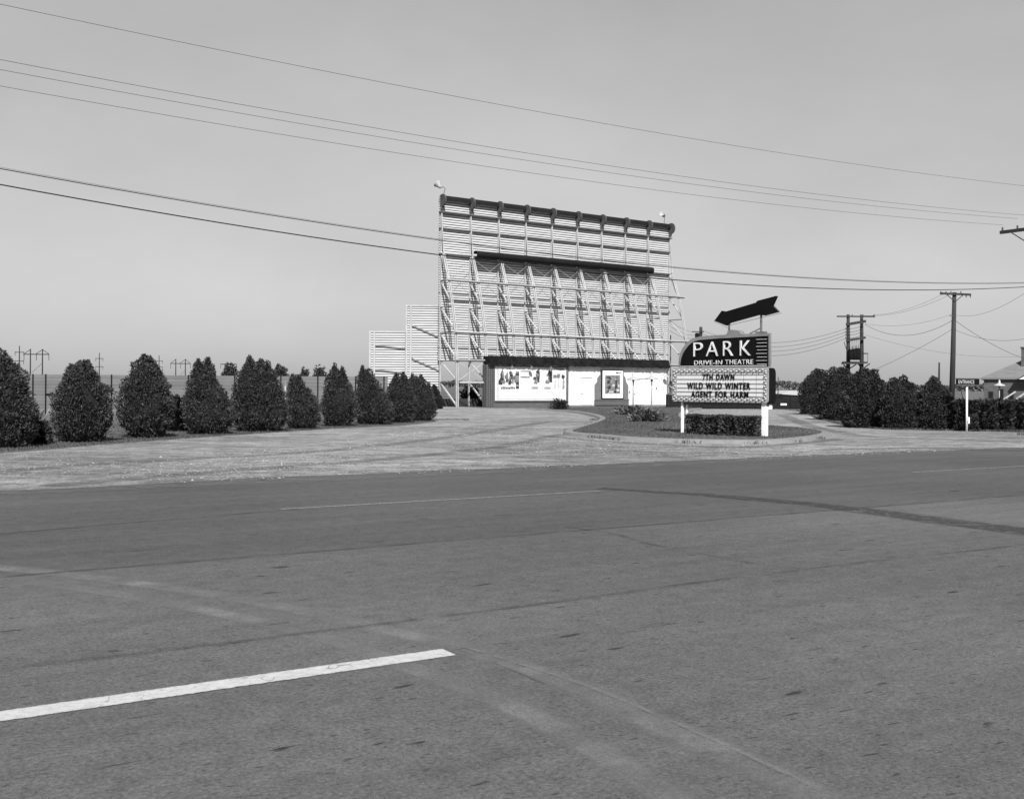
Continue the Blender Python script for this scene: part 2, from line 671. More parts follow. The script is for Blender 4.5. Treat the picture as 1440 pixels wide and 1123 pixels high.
dash(5.62, -1.6, 3.08, .19, PAINT1)
dash(13.18, 4.75, 9.85, .085, PAINT2)
dash(13.30, 17.4, 22.2, .085, PAINT2)
dark = decal_mat('tar_seam', .034, .42, 1.6, .40, .66)
darkw = decal_mat('trench_patch', .034, .9, 7.0, .36, .60)
pale = decal_mat('tyre_scuff', .160, .78, 1.8, .26, .66)
pale2 = decal_mat('dusty_track', .17, .5, 7.0, .40, .62)


def pxline(pts, k=8, amp=.03, seed=1):
    return wobble(smooth_line([gp(*p) for p in pts], k), .25, amp, False, seed)


strip('road_seam', wobble([sn(s, 9.66) for s in (-12, 0, 10, 22, 40)], .4, .02, False, 2), .11, .0070, dark)
strip('road_seam', pxline([(-150, 968), (0, 943), (360, 900), (720, 856), (1080, 808), (1440, 766), (1700, 735)], 6, .04, 4), .10, .0070, dark)
strip('road_seam', pxline([(-60, 756), (200, 734), (420, 716)], 6, .04, 6), .12, .0070, dark)
strip('road_patch', pxline([(845, 687), (920, 692), (1000, 697), (1120, 708), (1240, 722), (1340, 735), (1440, 748), (1600, 768)], 6, .09, 8), [.35, .55, .75, .8], .0100, darkw)
strip('road_crack', pxline([(790, 741), (860, 750), (905, 763), (960, 773), (1060, 793), (1120, 800)], 6, .08, 12), .10, .0070, dark)
strip('road_crack', pxline([(620, 905), (700, 935), (765, 962)], 6, .02, 14), .02, .0070, dark)
strip('tyre_track', pxline([(-60, 795), (0, 800), (150, 815), (350, 846), (520, 880), (655, 912), (800, 962), (920, 1013), (1040, 1067), (1150, 1120), (1260, 1180)], 6, .03, 20), .30, .0055, pale)
strip('tyre_track', pxline([(-20, 812), (120, 828), (280, 857), (430, 890), (560, 932), (700, 985), (830, 1045), (900, 1090), (960, 1130)], 6, .03, 21), .26, .0055, pale)
strip('tyre_track', pxline([(655, 912), (800, 958), (920, 1006), (1040, 1060), (1150, 1112)], 6, .0, 20), .035, .0115, pale2)
rut = decal_mat('wheel_rut_and_kerb_shade', .10, .62, 1.5, .30, .66)
rutp = decal_mat('bleached_dust', .40, .55, 1.2, .36, .66)
for k, (pts_, wd_, mt_) in enumerate((([(-60, 668), (150, 652), (380, 640), (560, 624), (690, 606), (770, 593)], .8, rut), ([(60, 684), (300, 664), (520, 648), (700, 628), (790, 611)], .7, rut),
                                      ([(330, 633), (480, 622), (600, 608), (680, 594), (720, 584)], 1.0, rutp), ([(250, 650), (420, 640), (560, 634), (700, 640)], .9, rutp), ([(560, 646), (700, 641), (820, 632)], .8, rutp),
                                      ([(760, 612), (840, 620), (960, 627), (1070, 628), (1180, 618)], .7, rut), ([(860, 634), (960, 637), (1020, 636)], .5, rut),  # first strip paints the kerb's shadow line dark, second is a rut
                                      ([(1440, 622), (1320, 618), (1200, 612), (1130, 596), (1100, 583)], .9, rut), ([(1440, 634), (1280, 631), (1150, 634)], .8, rut), ([(620, 600), (700, 590), (780, 586), (820, 590)], .8, rutp))):
    strip('wheel_rut_and_kerb_shade', pxline(pts_, 8, .12, 40 + k), wd_, .0115 + .001 * k, mt_)
strip('tyre_track', pxline([(985, 1052), (1020, 1066)], 5, .0, 23), .2, .0115, pale2)

# ------------------------------------------------------------------ screen tower
S0 = Vector(((616.3 - 720) / F * 83, 83, 0))
S1 = Vector(((939 - 720) / F * 97, 97, 0))
T = (S1 - S0).normalized()
NRM = Vector((T.y, -T.x, 0))            # towards the road
LEN = (S1 - S0).length
ANG = math.atan2(T.y, T.x)


def tz(px, py, p=0.0):
    """local x and height of a pixel on the vertical plane p metres in front of the screen"""
    h = hit(px, py, S0 + NRM * p, NRM)
    return (h - S0).dot(T), h.z


tower = thing('screen_tower', S0, 'tall white drive-in screen tower seen from its braced back', 'screen tower', None, ANG)
TOP = 16.35
b = MB()
z = 3.62
i = 0
while z < TOP - .1:
    dy = random.uniform(-.006, .006)
    b.box(-.02, LEN + .02, -.045 + dy, 0, z, z + .125)
    z += .19
    i += 1
b.build('siding', M['plank'], tower)
b = MB()
b.box(0, LEN, .01, .06, 3.55, TOP)
b.build('sheathing', M['skirt'], tower)
b = MB()
b.box(0, LEN, -.02, .25, 0, .62)
b.build('base_wall', M['skirt'], tower)

BAY = LEN / 9
chord = [(15.14, .14), (13.87, .22), (11.82, .48), (9.77, 1.25), (7.73, 1.85), (5.73, 2.3), (3.58, 2.5), (1.92, 2.55), (0.0, 2.6)]
tb = MB()
tb.box(-.035, .035, -.20, -.05, 0, 15.7)                          # column against the siding
for (za, pa), (zb, pb) in zip(chord[:-1], chord[1:]):
    for sx in ((-.075, .075) if za < 12 else (.0,)):
        tb.bar((sx, -pa - .1, za), (sx, -pb - .1, zb), .065, .09, (0, 1, 0))
for k in range(2, len(chord) - 1):                               # diagonals
    zc, pc = chord[k + 1]
    tb.bar((0, -.2, chord[k][0] - .05), (0, -pc - .02, zc + .12), .09, .11, (1, 0, 0))
tr0 = tb.build('truss', M['steel'], tower)
struts = [MB().bar((.0, -.2, zc - .02), (.0, -pc - .05, zc - .02), .13, .07).build('strut', M['steel_dark'], tr0) for zc, pc in chord[3:-1]]  # struts coloured dark to stand for their shaded undersides
tr0.location = (.06, 0, 0)
for k in range(1, 10):
    tk = again(tr0, location=(.06 + (LEN - .12) * k / 9, 0, 0))
    for st in struts:
        again(st, parent=tk)
for zc, hh, dd in ((15.14, .10, .30), (13.87, .08, .20), (11.95, .09, .30), (8.9, .05, .06), (4.6, .05, .06)):
    g = MB()
    g.box(-.1, LEN + .1, -.06 - dd, -.05, zc - hh / 2, zc + hh / 2)
    g.build('girt', M['steel' if zc > 11 and zc < 13 else 'steel_dark'], tower)
for (zc, pc), ext in (((9.77, 1.25), .6), ((5.73, 2.3), .8), ((3.62, 2.5), .2)):
    g = MB()
    g.box(-.15, LEN + ext, -pc - .34, -pc - .15, zc - .04, zc + .04)
    g.box(-.15, LEN + ext, -pc - .24, -pc - .20, zc - .14, zc - .04)
    g.build('girt', M['steel'], tower)
g = MB()
g.box(.2, BAY + .3, -2.82, -2.72, 1.84, 1.98)
g.build('girt', M['steel'], tower)
xb = MB()
xb.bar((.1, -1.40, 9.9), (BAY - .1, -.72, 11.5), .014)
xb.bar((.1, -.72, 11.5), (BAY - .1, -1.44, 9.9), .014)
x0 = xb.build('cross_brace', M['steel'], tower)
for k in range(1, 9):
    again(x0, location=(BAY * k, 0, 0))
xb = MB()
xb.bar((.1, -2.62, 1.98), (BAY - .1, -2.62, 3.5), .04)
xb.bar((.1, -2.66, 3.5), (BAY - .1, -2.66, 1.98), .04)
xb.build('cross_brace', M['steel'], tower)

# rolled cornice with round ribs at each column
shell = MB()
prof = []
for k in range(9):
    a = R_(78 + 100 * k / 8)
    prof.append((-.12 + .26 * math.cos(a), 16.02 + .42 * math.sin(a)))
inner = [(-.12 + (y + .12) * .90, 16.02 + (zz - 16.02) * .93) for y, zz in reversed(prof)]
shell.prism(prof + inner, (0, 0, 0), (0, 1, 0), (0, 0, 1), (LEN, 0, 0))
shell.build('cornice', M['cornice'], tower)
rb = MB()
ring = [(-.22 + .50 * math.cos(2 * math.pi * k / 20) - .14, 16.0 + .50 * math.sin(2 * math.pi * k / 20)) for k in range(20)]
rb.prism(ring, (-.05, 0, 0), (0, 1, 0), (0, 0, 1), (.10, 0, 0))
rb.box(-.10, .10, -.34, -.20, 15.27, 15.62)
rib0 = rb.build('cornice_rib', M['rib'], tower)
rib0.location = (.06, 0, 0)
for k in range(1, 10):
    again(rib0, location=(.06 + (LEN - .12) * k / 9, 0, 0))

# long dark light trough half way up
t0_, z0_ = tz(666, 357, .62)
t1_, z1_ = tz(914.5, 378.5, .62)
g = MB()
ang = [R_(20 + 300 * k / 14) for k in range(15)]
pr = [(-.86 + .29 * math.cos(a), 11.98 + .29 * math.sin(a)) for a in ang]
pr += [(-.86 + .26 * math.cos(a), 11.98 + .26 * math.sin(a)) for a in reversed(ang)]
g.prism(pr, (t0_, 0, 0), (0, 1, 0), (0, 0, 1), (t1_ - t0_, 0, 0))
g.build('light_trough', M['cornice'], tower)
g = MB()
g.box(t0_ + .2, t1_ - .2, -.72, -.52, 11.50, 11.56)
g.build('catwalk', M['steel_dark'], tower)
# service ladder beyond the last truss
g = MB()
for xx in (LEN + .25, LEN + .65):
    g.bar((xx, .35, 0), (xx, .35, 6.4), .07)
for k in range(20):
    g.bar((LEN + .25, .35, .4 + .3 * k), (LEN + .65, .35, .4 + .3 * k), .04)
g.build('ladder', M['steel_dark'], tower)

# stepped wing walls on the left, turned square to the road side
WD = 83.4


def wing(px0, px1, ytop, name, d):
    a, c = world(px0, 545, d), world(px1, 545, d)
    zt = world((px0 + px1) / 2, ytop, d).z
    wt = thing(name, (a.x, d, 0), '', 'fence', None, 0)
    L = c.x - a.x
    m = MB()
    zz = .25
    while zz < zt - .16:
        m.box(0, L, -.04, 0, zz, zz + .125)
        zz += .19
    m.build('siding', M['plank'], wt)
    m = MB()
    m.box(0, L, .01, .05, .2, zt - .05)
    m.build('sheathing', M['skirt'], wt)
    for px in (.07, .42):
        m = MB()
        m.box(px - .06, px + .06, -.18, -.04, 0, zt + .02)
        m.build('post', M['steel'], wt)
    m = MB()
    m.box(-.02, L, -.12, .08, zt - .02, zt + .09)
    m.build('coping', M['steel'], wt)
    for fz in (.45, .78):
        m = MB()
        m.bar((.42, -.10, zt * fz + .25), (L, -.10, zt * fz - (.75 if px1 > 600 else 0)), .08, .1)
        m.build('rail', M['rim'], wt)
    return wt


w1 = wing(570, 619.5, 430.5, 'wing_wall', WD)
w1['label'] = 'taller white plank wing wall touching the screen tower'
w1['group'] = 'stepped wing walls of the screen'
w2 = wing(519, 570, 467, 'wing_wall', WD + .25)
w2['label'] = 'shorter white plank wing wall rising behind the last cedars'
w2['group'] = 'stepped wing walls of the screen'


# floodlights on the screen's top corners
def floodlight(loc, aim, label, flip):
    t = thing('floodlight', loc, label, 'floodlight', 'floodlights on the screen top')
    s = MB()
    s.tube([(0, 0, -.05), (.03 * flip, 0, .28), (.12 * flip, 0, .55), (-.05 * flip, 0, .68), (-.18 * flip, 0, .62)], .03, 8)
    s.build('gooseneck', M['steel_dark'], t)
    h = MB()
    h.lathe([(.06, -.28), (.12, -.22), (.17, -.05), (.30, .16), (.32, .2), (.28, .2), (.1, .02)], (-.40 * flip, 0, .80), 16, aim)
    h.build('lamp_head', M['lamp'], t, True)
    return t


fl = hit(624, 276, S0 + NRM * .22, NRM)
floodlight((fl.x, fl.y, 16.4), (-.6, .3, .75), 'floodlight on a bent arm at the highest corner of the screen', 1)
fr = hit(934, 316, S0 + NRM * .22, NRM)
floodlight((fr.x, fr.y, 16.4), (-.5, -.6, .5), 'small white floodlight on the lower looking corner above the last rib', .25)

# ------------------------------------------------------------------ front building under the screen
PF = 3.15
bt0, _ = tz(683.5, 540, PF)
bt1, _ = tz(938, 545, PF)
BO = S0 + NRM * PF + T * bt0
BL = bt1 - bt0
bld = thing('theatre_building', BO, 'low white theatre front with dark shake roof edge and film posters', 'building', None, ANG)


def bx(px, py, y=0.0):
    """local x, z on the building's front wall plane moved y out"""
    h = hit(px, py, BO + NRM * y, NRM)
    return (h - BO).dot(T), h.z


ZR = 3.28                                # wall top
x_pier, _ = bx(694.5, 540)
x_bb1, _ = bx(799.5, 540)
DEP = .5
m = MB()
m.box(0, x_pier, -.06, DEP, 0, ZR)
m.build('brick_pier', M['brick_pier'], bld)
m = MB()
m.box(x_pier, x_bb1, .02, DEP, 0, .42)
m.build('brick_base', M['brick_base'], bld)
# billboard
x0b, x1b = x_pier, x_bb1
zb0, zb1 = .42, ZR
m = MB()
m.box(x0b, x1b, .0, .4, zb0, zb1)
bb = m.build('billboard', M['steel_dark'], bld)
xa, za = bx(695.5, 565)
xb_, zb_ = bx(796, 511.5)
zb_ = min(zb_, ZR - .12)
za = max(za, .52)
m = MB()
m.box(xa, xb_, -.03, .0, za, zb_)
m.build('backing_panel', M['white'], bb)
fr_ = MB()
for (a0, a1, c0, c1) in ((xa - .12, xa - .005, za - .1, zb_ + .1), (xb_ + .005, xb_ + .14, za - .1, zb_ + .1), (xa - .005, xb_ + .005, za - .1, za - .005), (xa - .005, xb_ + .005, zb_ + .005, zb_ + .1)):
    fr_.box(a0, a1, -.07, .0, c0, c1)
fr_.build('frame', M['steel_dark'], bb)


def on_board(pxa, pya, pxb, pyb):
    a, c = bx(pxa, pya)
    d, e = bx(pxb, pyb)
    return a, d, e, c


# pale mat border of the poster
m = MB()
a, d, c, e = on_board(698, 562, 790, 515.5)
for (p, q, r, s_) in ((a, a + .22, e, c), (a + .22, d, c - .14, c), (a + .22, d, e, e + .12)):
    m.box(p, q, -.034, -.03, r, s_)
m.build('poster_border', M['ink_pale'], bb)


def blotch(parent, name, cx, cz, wd, ht, mat, y, rnd, k=16, jag=.45):
    """one printed shape with a ragged outline"""
    poly = []
    for j in range(k):
        t = 6.2832 * j / k
        q = rnd.uniform(1 - jag, 1)
        poly.append((cx + wd / 2 * q * math.cos(t), cz + ht / 2 * q * math.sin(t)))
    mb = MB()
    mb.prism(poly, (0, y, 0), (1, 0, 0), (0, 0, 1), (0, -.003, 0))
    return mb.build(name, mat, parent)


def figure(parent, cx, cz, ht, mat, y, rnd, lean=.0):
    """a rough printed human outline: head, shoulders, flared body"""
    w_ = ht * .22
    half = [(.0, 1.0), (.10, .97), (.13, .90), (.08, .83), (.30, .76), (.42, .60), (.36, .42), (.52, .2), (.46, .0)]
    poly = [(a * w_ * rnd.uniform(.8, 1.4), b_ * ht) for a, b_ in half] + [(-a * w_ * rnd.uniform(.8, 1.5), b_ * ht) for a, b_ in reversed(half[1:])]
    poly = [(cx + a + lean * b_, cz + b_) for a, b_ in poly]
    mb = MB()
    mb.prism(poly, (0, y, 0), (1, 0, 0), (0, 0, 1), (0, -.003, 0))
    return mb.build('poster_figure', mat, parent)


def poster_bars(parent, name, x0, x1, z0, z1, n, mat, y, rnd):
    mb = MB()
    wv = (x1 - x0) / n
    for k in range(n):
        hgt = (z1 - z0) * rnd.uniform(.7, 1)
        mb.box(x0 + wv * k + wv * .12, x0 + wv * (k + 1) - wv * .12, y - .004, y, z0, z0 + hgt)
    return mb.build(name, mat, parent)


rnd = random.Random(5)
px = lambda a, b_: bx(a, b_)
base = px(714, 541)
for k, (dx_, hh, mt, ln_) in enumerate(((-.72, 1.35, 'ink_dark', .16), (-.42, 1.12, 'ink_mid', -.1), (-.12, .98, 'ink_mid', .05), (.16, 1.0, 'ink_dark', .1), (.44, .9, 'ink_mid', -.05), (.68, .95, 'ink_mid', .1))):
    figure(bb, base[0] + dx_, base[1] + .08 * (k % 3), hh, M[mt], -.034 - .004 * (k % 2), rnd, ln_)
for k in range(9):
    c1 = px(706.5 + 2.0 * k, 532 + rnd.uniform(-3, 7))
    blotch(bb, 'poster_shape', c1[0], c1[1], rnd.uniform(.2, .42), rnd.uniform(.2, .42), M['ink_dark' if k % 3 == 0 else 'ink_mid'], -.043 - .004 * (k % 2), rnd)
a, c = px(704, 546.8)
d, e = px(724, 543.4)
poster_bars(bb, 'poster_lettering', a, d, c, e, 9, M['ink_dark'], -.034, rnd)
for yy in (526, 538.5, 544.5):
    a, c = px(725.2, yy + 2)
    d, e = px(729.5, yy - 1.5)
    m = MB()
    m.box(a, d, -.043, -.039, c, e)
    m.build('poster_band', M['ink_dark'], bb)
a, c = px(725.0, 546)
d, e = px(729.7, 522)
m = MB()
m.box(a, d, -.038, -.034, c, e)
m.build('poster_band', M['ink_mid'], bb)
for yy, mt in ((520.4, 'ink_mid'), (528.8, 'ink_dark')):
    a, c = px(731.5, yy + 2.4)
    d, e = px(744.5, yy)
    poster_bars(bb, 'poster_lettering', a, d, c, e, 8, M[mt], -.034, rnd)
for xx in (755.5, 773.5):
    c0, f0 = px(xx - 3.5, 539.5)
    figure(bb, c0, f0, 1.25, M['ink_mid'], -.034, rnd, .32)
    figure(bb, c0 + .3, f0 + .12, 1.1, M['ink_dark'], -.038, rnd, .1)
    for k in range(4):
        blotch(bb, 'poster_shape', c0 + rnd.uniform(-.2, .5), f0 + .15 + .27 * k, .40, .38, M['ink_dark' if k % 2 else 'ink_mid'], -.042 - .004 * (k % 2), rnd)
    a, c = px(xx - 8.5, 547)
    d, e = px(xx + .5, 543)
    poster_bars(bb, 'poster_lettering', a, d, c, e, 6, M['ink_mid'], -.034, rnd)
    a, c = px(xx - 8.5, 552.5)
    d, e = px(xx + 4, 550)
    poster_bars(bb, 'poster_lettering', a, d, c, e, 9, M['ink_pale'], -.034, rnd)
for k, xx in enumerate((780, 785, 791.5)):
    c1 = px(xx, 529.5 - (k % 2))
    blotch(bb, 'poster_shape', c1[0], c1[1], .5, .42, M['ink_dark' if k == 2 else 'ink_mid'], -.042 - .004 * (k % 2), rnd)
    figure(bb, c1[0], c1[1] - 1.0, .95, M['ink_mid' if k == 2 else 'ink_pale'], -.034, rnd, .05)
a, c = px(779.5, 520)
d, e = px(793, 517)
poster_bars(bb, 'poster_lettering', a, d, c, e, 8, M['ink_mid'], -.040, rnd)
for xx in (781.5, 791):
    a, c = px(xx - .8, 546)
    d, e = px(xx + .8, 533.5)
    m = MB()
    m.box(a, d, -.038, -.034, c, e)
    m.build('poster_band', M['ink_pale'], bb)
for xx in (715.5, 743, 770):
    a, c = bx(xx, 514)
    m = MB()
    m.tube([(a, -.02, ZR - .02), (a, -.36, ZR - .04), (a, -.45, ZR - .1)], .02, 6)
    m.lathe([(.17, -.16), (.14, -.06), (.06, .05), (.03, .1)], (a, -.46, ZR - .16), 12, (0, -.35, 1))
    m.build('sign_lamp', M['steel_dark'], bld)

# white boarded wall right of the billboard
m = MB()
m.box(x_bb1, BL, .06, DEP, 0, ZR)
wall = m.build('wall', M['white'], bld)
m = MB()
xx = x_bb1 + .12
while xx < BL - .05:
    m.box(xx - .018, xx + .018, .04, .06, .14, ZR)
    xx += .32
m.build('battens', M['white'], wall)
m = MB()
m.box(x_bb1, BL + .05, -.02, .06, 0, .12)
m.build('plinth', M['concrete'], bld)


def door(pa, pb, top, flip):
    a, c = bx(pa, top)
    d, _ = bx(pb, top)
    o = MB()
    o.box(a, d, .022, .04, .14, c)
    dr = o.build('door', M['white'], bld)
    f = MB()
    f.box(a - .07, a - .004, .0, .04, .14, c + .03)
    f.box(d + .004, d + .07, .0, .04, .14, c + .03)
    f.box(a - .09, d + .09, -.03, .04, c + .035, c + .10)
    f.build('door_frame', M['white'], dr)
    h = MB()
    hx = a + .14 if flip else d - .14
    h.lathe([(.02, 0), (.05, .02), (.05, .05), (.02, .07)], (hx, .022, 1.05), 10, (0, -1, 0))
    h.build('handle', M['steel_dark'], dr)


door(816.5, 832, 531, True)
door(891, 906, 532.5, True)
for pxx, pyy in ((885.5, 551), (923.5, 545.5)):
    a, c = bx(pxx, pyy)
    m = MB()
    m.box(a - .05, a + .05, .0, .058, c - .08, c + .08)
    m.build('switch_box', M['rim'], bld)

# poster case in its stepped brick surround
sh = [(836.5, 562), (836.5, 541), (840, 536.5), (840.5, 531), (844.5, 526), (844.5, 520.5), (876, 520.5), (876.3, 527), (879, 531), (880, 537), (883, 541.5), (883, 562)]
pts = [bx(*p) for p in sh]
m = MB()
m.prism(pts, (0, -.05, 0), (1, 0, 0), (0, 0, 1), (0, .085, 0))
m.build('poster_surround', M['brick_shape'], bld)
a, c = bx(836, 562)
d, e = bx(883, 562)
m = MB()
m.box(a, d, -.12, .035, .12, c - .03)
m.build('brick_base', M['brick_base'], bld)
m = MB()
m.box(a - .03, d + .03, -.16, -.05, c - .027, c + .04)
m.build('ledge', M['steel_dark'], bld)
a, c = bx(844.6, 560.5)
d, e = bx(876.0, 520.3)
m = MB()
m.box(a, d, -.13, -.052, c, e)
case = m.build('poster_case', M['black'], bld)
m = MB()
m.box(a + .09, d - .09, -.14, -.13, c + .06, e - .07)
m.build('poster_sheet', M['paper'], case)
wq, hq = d - a, e - c
m = MB()
m.box(a + .16 * wq / 1.0 * .9, d - .17 * wq, -.146, -.14, c + .17 * hq, e - .18 * hq)
m.build('poster_picture', M['ink_mid'], case)
figure(case, a + wq * .64, c + hq * .34, hq * .42, M['ink_dark'], -.146, rnd)
figure(case, a + wq * .60, c + hq * .22, hq * .22, M['ink_dark'], -.151, rnd)
for u, v, w0, h0, mt in ((.33, .38, .22, .16, 'ink_dark'), (.30, .74, .26, .07, 'ink_dark'), (.36, .69, .2, .05, 'ink_dark'), (.30, .58, .2, .16, 'ink_dark'),
                         (.52, .46, .14, .1, 'ink_pale'), (.76, .45, .1, .14, 'ink_pale'), (.72, .3, .16, .1, 'ink_pale'), (.62, .68, .07, .06, 'ink_pale'), (.28, .26, .12, .08, 'ink_dark'), (.60, .24, .14, .08, 'ink_black')):
    blotch(case, 'poster_shape', a + wq * u, c + hq * v, wq * w0, hq * h0, M[mt], -.1545 - (.004 if mt == 'ink_pale' else 0), rnd)
poster_bars(case, 'poster_lettering', a + wq * .28, a + wq * .52, c + hq * .20, c + hq * .28, 5, M['ink_pale'], -.151, rnd)
blotch(case, 'poster_shape', a + wq * .68, c + hq * .90, wq * .16, hq * .09, M['ink_dark'], -.1405, rnd)
poster_bars(case, 'poster_lettering', a + wq * .74, a + wq * .86, c + hq * .87, c + hq * .94, 3, M['ink_mid'], -.1405, rnd)
poster_bars(case, 'poster_lettering', a + wq * .16, a + wq * .5, c + hq * .88, c + hq * .94, 8, M['ink_pale'], -.1405, rnd)
# wall lamp on the corner
a, c = bx(933.5, 528)
m = MB()
m.tube([(a, .06, c + .1), (a, -.2, c + .2), (a, -.35, c + .05)], .02, 6)
m.lathe([(.24, -.10), (.2, -.05), (.07, .05), (.03, .12)], (a, -.35, c - .02), 14)
m.build('wall_lamp', M['lamp'], bld)

# roof edge: sloping shake fringe with a ragged top
m = MB()
rr = random.Random(3)
x = .15
m.prism([(-.30, ZR + .02), (-.30, ZR + .14), (-.12, ZR + .62), (.55, ZR + .66), (.55, ZR + .02)], (.1, 0, 0), (0, 1, 0), (0, 0, 1), (BL - .05, 0, 0))
rf = m.build('roof', M['shingle'], bld)
m = MB()
x = .1
while x < BL:
    wv = rr.uniform(.10, .22)
    for lv in range(2):
        y0_, z0q = (-.35, ZR + .04) if lv == 0 else (-.24, ZR + .33)
        hh = rr.uniform(.34, .39)
        m.bar((x + wv / 2, y0_ + rr.uniform(-.02, .02), z0q - rr.uniform(0, .06)), (x + wv / 2, y0_ + .15, z0q + hh), wv * .94, .03, (0, -1, .4))
    x += wv
m.build('shakes', M['shingle'], rf, fix=False)

# ------------------------------------------------------------------ marquee sign
PL = Vector(((947 - 720) / F * 35.4, 35.4, 0))
PR_ = Vector(((1080.5 - 720) / F * 33.0, 33.0, 0))
MT = (PR_ - PL).normalized()
MN = Vector((MT.y, -MT.x, 0))
MA = math.atan2(MT.y, MT.x)
ML = (PR_ - PL).length
sign = thing('marquee_sign', Vector((PL.x, PL.y, IZ)), 'roadside drive-in marquee with film titles, rounded dark name board and arrow above', 'sign', None, MA)


def mx(px, py, y=0.0):
    h = hit(px, py, PL - (-MN) * 0 + MN * y, MN)
    return (h - PL).dot(MT), h.z - IZ


_, zt = mx(1080, 517.4)
_, zt2 = mx(947, 517.8)
ZT = (zt + zt2) / 2
_, zb = mx(1080, 565)
_, zb2 = mx(947, 564)
ZB = (zb + zb2) / 2
DM = .46


def rrect(x0, x1, z0, z1, r, k=6):
    out = []
    for cx, cz, a0 in ((x1 - r, z1 - r, 0), (x0 + r, z1 - r, 90), (x0 + r, z0 + r, 180), (x1 - r, z0 + r, 270)):
        for j in range(k + 1):
            a = R_(a0 + 90 * j / k)
            out.append((cx + r * math.cos(a), cz + r * math.sin(a)))
    return out


m = MB()   # cabinet, back edges rounded: outline in y,z swept along x
cs = [(0, ZT), (0, ZB)]
r = .17
for cy_, cz, a0 in ((DM - r, ZB - .06 + r, 270), (DM - r, ZT - r, 0)):
    for j in range(7):
        a = R_(a0 + 90 * j / 6)
        cs.append((cy_ + r * math.cos(a), cz + r * math.sin(a)))
m.prism(cs, (0.02, 0, 0), (0, 1, 0), (0, 0, 1), (ML - .02, 0, 0))
m.build('cabinet', M['black'], sign)
BW = .145
m = MB()
outer = rrect(-.03, ML + .02, ZB - .02, ZT + .02, .09)
innr = rrect(BW, ML - BW, ZB + BW, ZT - BW, .03)
n1 = len(outer)
vs = [(a, -.03, c) for a, c in outer] + [(a, -.03, c) for a, c in innr] + [(a, -.002, c) for a, c in outer] + [(a, -.002, c) for a, c in innr]
fs = []
for i in range(n1):
    j = (i + 1) % n1
    fs += [(i, j, n1 + j, n1 + i), (2 * n1 + i, 2 * n1 + j, j, i), (n1 + i, n1 + j, 3 * n1 + j, 3 * n1 + i)]
m.add(vs, fs)
border = m.build('bulb_border', M['border'], sign)
bm0 = MB()
bm0.lathe([(.012, -.01), (.02, .0), (.025, .025), (.017, .045), (.004, .05)], (0, 0, 0), 8, (0, -1, 0))
bulb0 = bm0.build('bulb', M['bulb'], border, True)
spots = []
nx, nz = 34, 11
for k in range(nx):
    xq = .05 + (ML - .12) * k / (nx - 1)
    spots += [(xq, ZT - .055 - .05 * (k % 2)), (xq, ZB + .055 + .05 * (k % 2))]
for k in range(1, nz):
    zq = ZB + .08 + (ZT - ZB - .16) * k / nz
    spots += [(.05 + .045 * (k % 2), zq), (ML - .06 - .045 * (k % 2), zq)]
for k, (a, c) in enumerate(spots):
    if k == 0:
        bulb0.location = (a, -.031, c)
    else:
        again(bulb0, location=(a, -.031, c))
m = MB()
m.box(BW, ML - BW, -.012, -.002, ZB + BW, ZT - BW)
board = m.build('letter_board', M['opal'], sign)
for yy in (526.8, 533, 539.3, 545.5, 551, 557):
    _, zc = mx(1013, yy)
    m = MB()
    m.box(BW + .01, ML - BW - .01, -.026, -.012, zc - .010, zc + .010)
    m.build('letter_rail', M['rim'], board)
for xx in (1045.8, 1063.8):
    a, _ = mx(xx, 540)
    m = MB()
    m.box(a - .006, a + .006, -.011 - .004, -.0125, ZB + BW, ZT - BW)
    m.build('panel_joint', M['rim'], board)
for s_, pa, pb, ya, yb in (('7TH DAWN', 989, 1033.5, 534.2, 525.6), ('WILD WILD WINTER', 967.2, 1056.2, 546.6, 538), ('AGENT FOR HARM', 972.5, 1053.2, 558.8, 550.2)):
    a, c = mx(pa, ya)
    d, e = mx(pb, yb)
    text_mesh('lettering', s_, d - a, e - c, .012, M['ink_black'], board, (a, -.028, c), .032, 1.18)
a, c = mx(1046.5, 561)
d, e = mx(1063.5, 558)
m = MB()
m.box(a, d, -.016, -.0125, max(c, ZB + BW), e)
m.build('dark_strip', M['black'], board)  # thin dark strip low on the letter board

# name board above
op_px = [(956.5, 516.2), (956.8, 510), (957.8, 504.5), (960, 498), (963.4, 492.3), (968, 486), (973.4, 481.2), (978.5, 478.8), (984.5, 477.3), (1006.8, 475.4), (1040, 473.6), (1079.7, 471.6), (1079.7, 516.0)]
o2_px = [(953.4, 516.3), (953.2, 510), (953.6, 503), (955.4, 496), (959, 488.5), (964.5, 481.5), (971.4, 476.5), (978, 474), (984.5, 472.7), (1006.8, 471.0), (1040, 469.6), (1081.4, 468.2), (1081.4, 516.1)]
face = [mx(*p) for p in op_px]
rim_ = [mx(*p) for p in o2_px]
zlo = ZT + .03
face = [(a, max(c, zlo)) for a, c in face]
rim_ = [(a, max(c, zlo)) for a, c in rim_]
m = MB()
m.prism(face, (0, -.02, 0), (1, 0, 0), (0, 0, 1), (0, .06, 0))
nb = m.build('name_board', M['black'], sign)
m = MB()
m.prism(rim_, (0, .045, 0), (1, 0, 0), (0, 0, 1), (0, .10, 0))
m.build('name_board_rim', M['rim'], sign)
n1 = len(face)
m = MB()
for i in range(n1 - 2):
    m.bar((face[i][0], -.03, face[i][1]), (face[i + 1][0], -.03, face[i + 1][1]), .03, .025, (0, 1, 0))
m.build('edge_trim', M['rim'], nb)


def ptext(s_, pa, pb, ya, yb, dep, bold, mat):
    a, c = mx(pa, ya)
    d, e = mx(pb, yb)
    return text_mesh('lettering', s_, d - a, e - c, dep, mat, nb, (a, -.021, c), bold, 1.12)


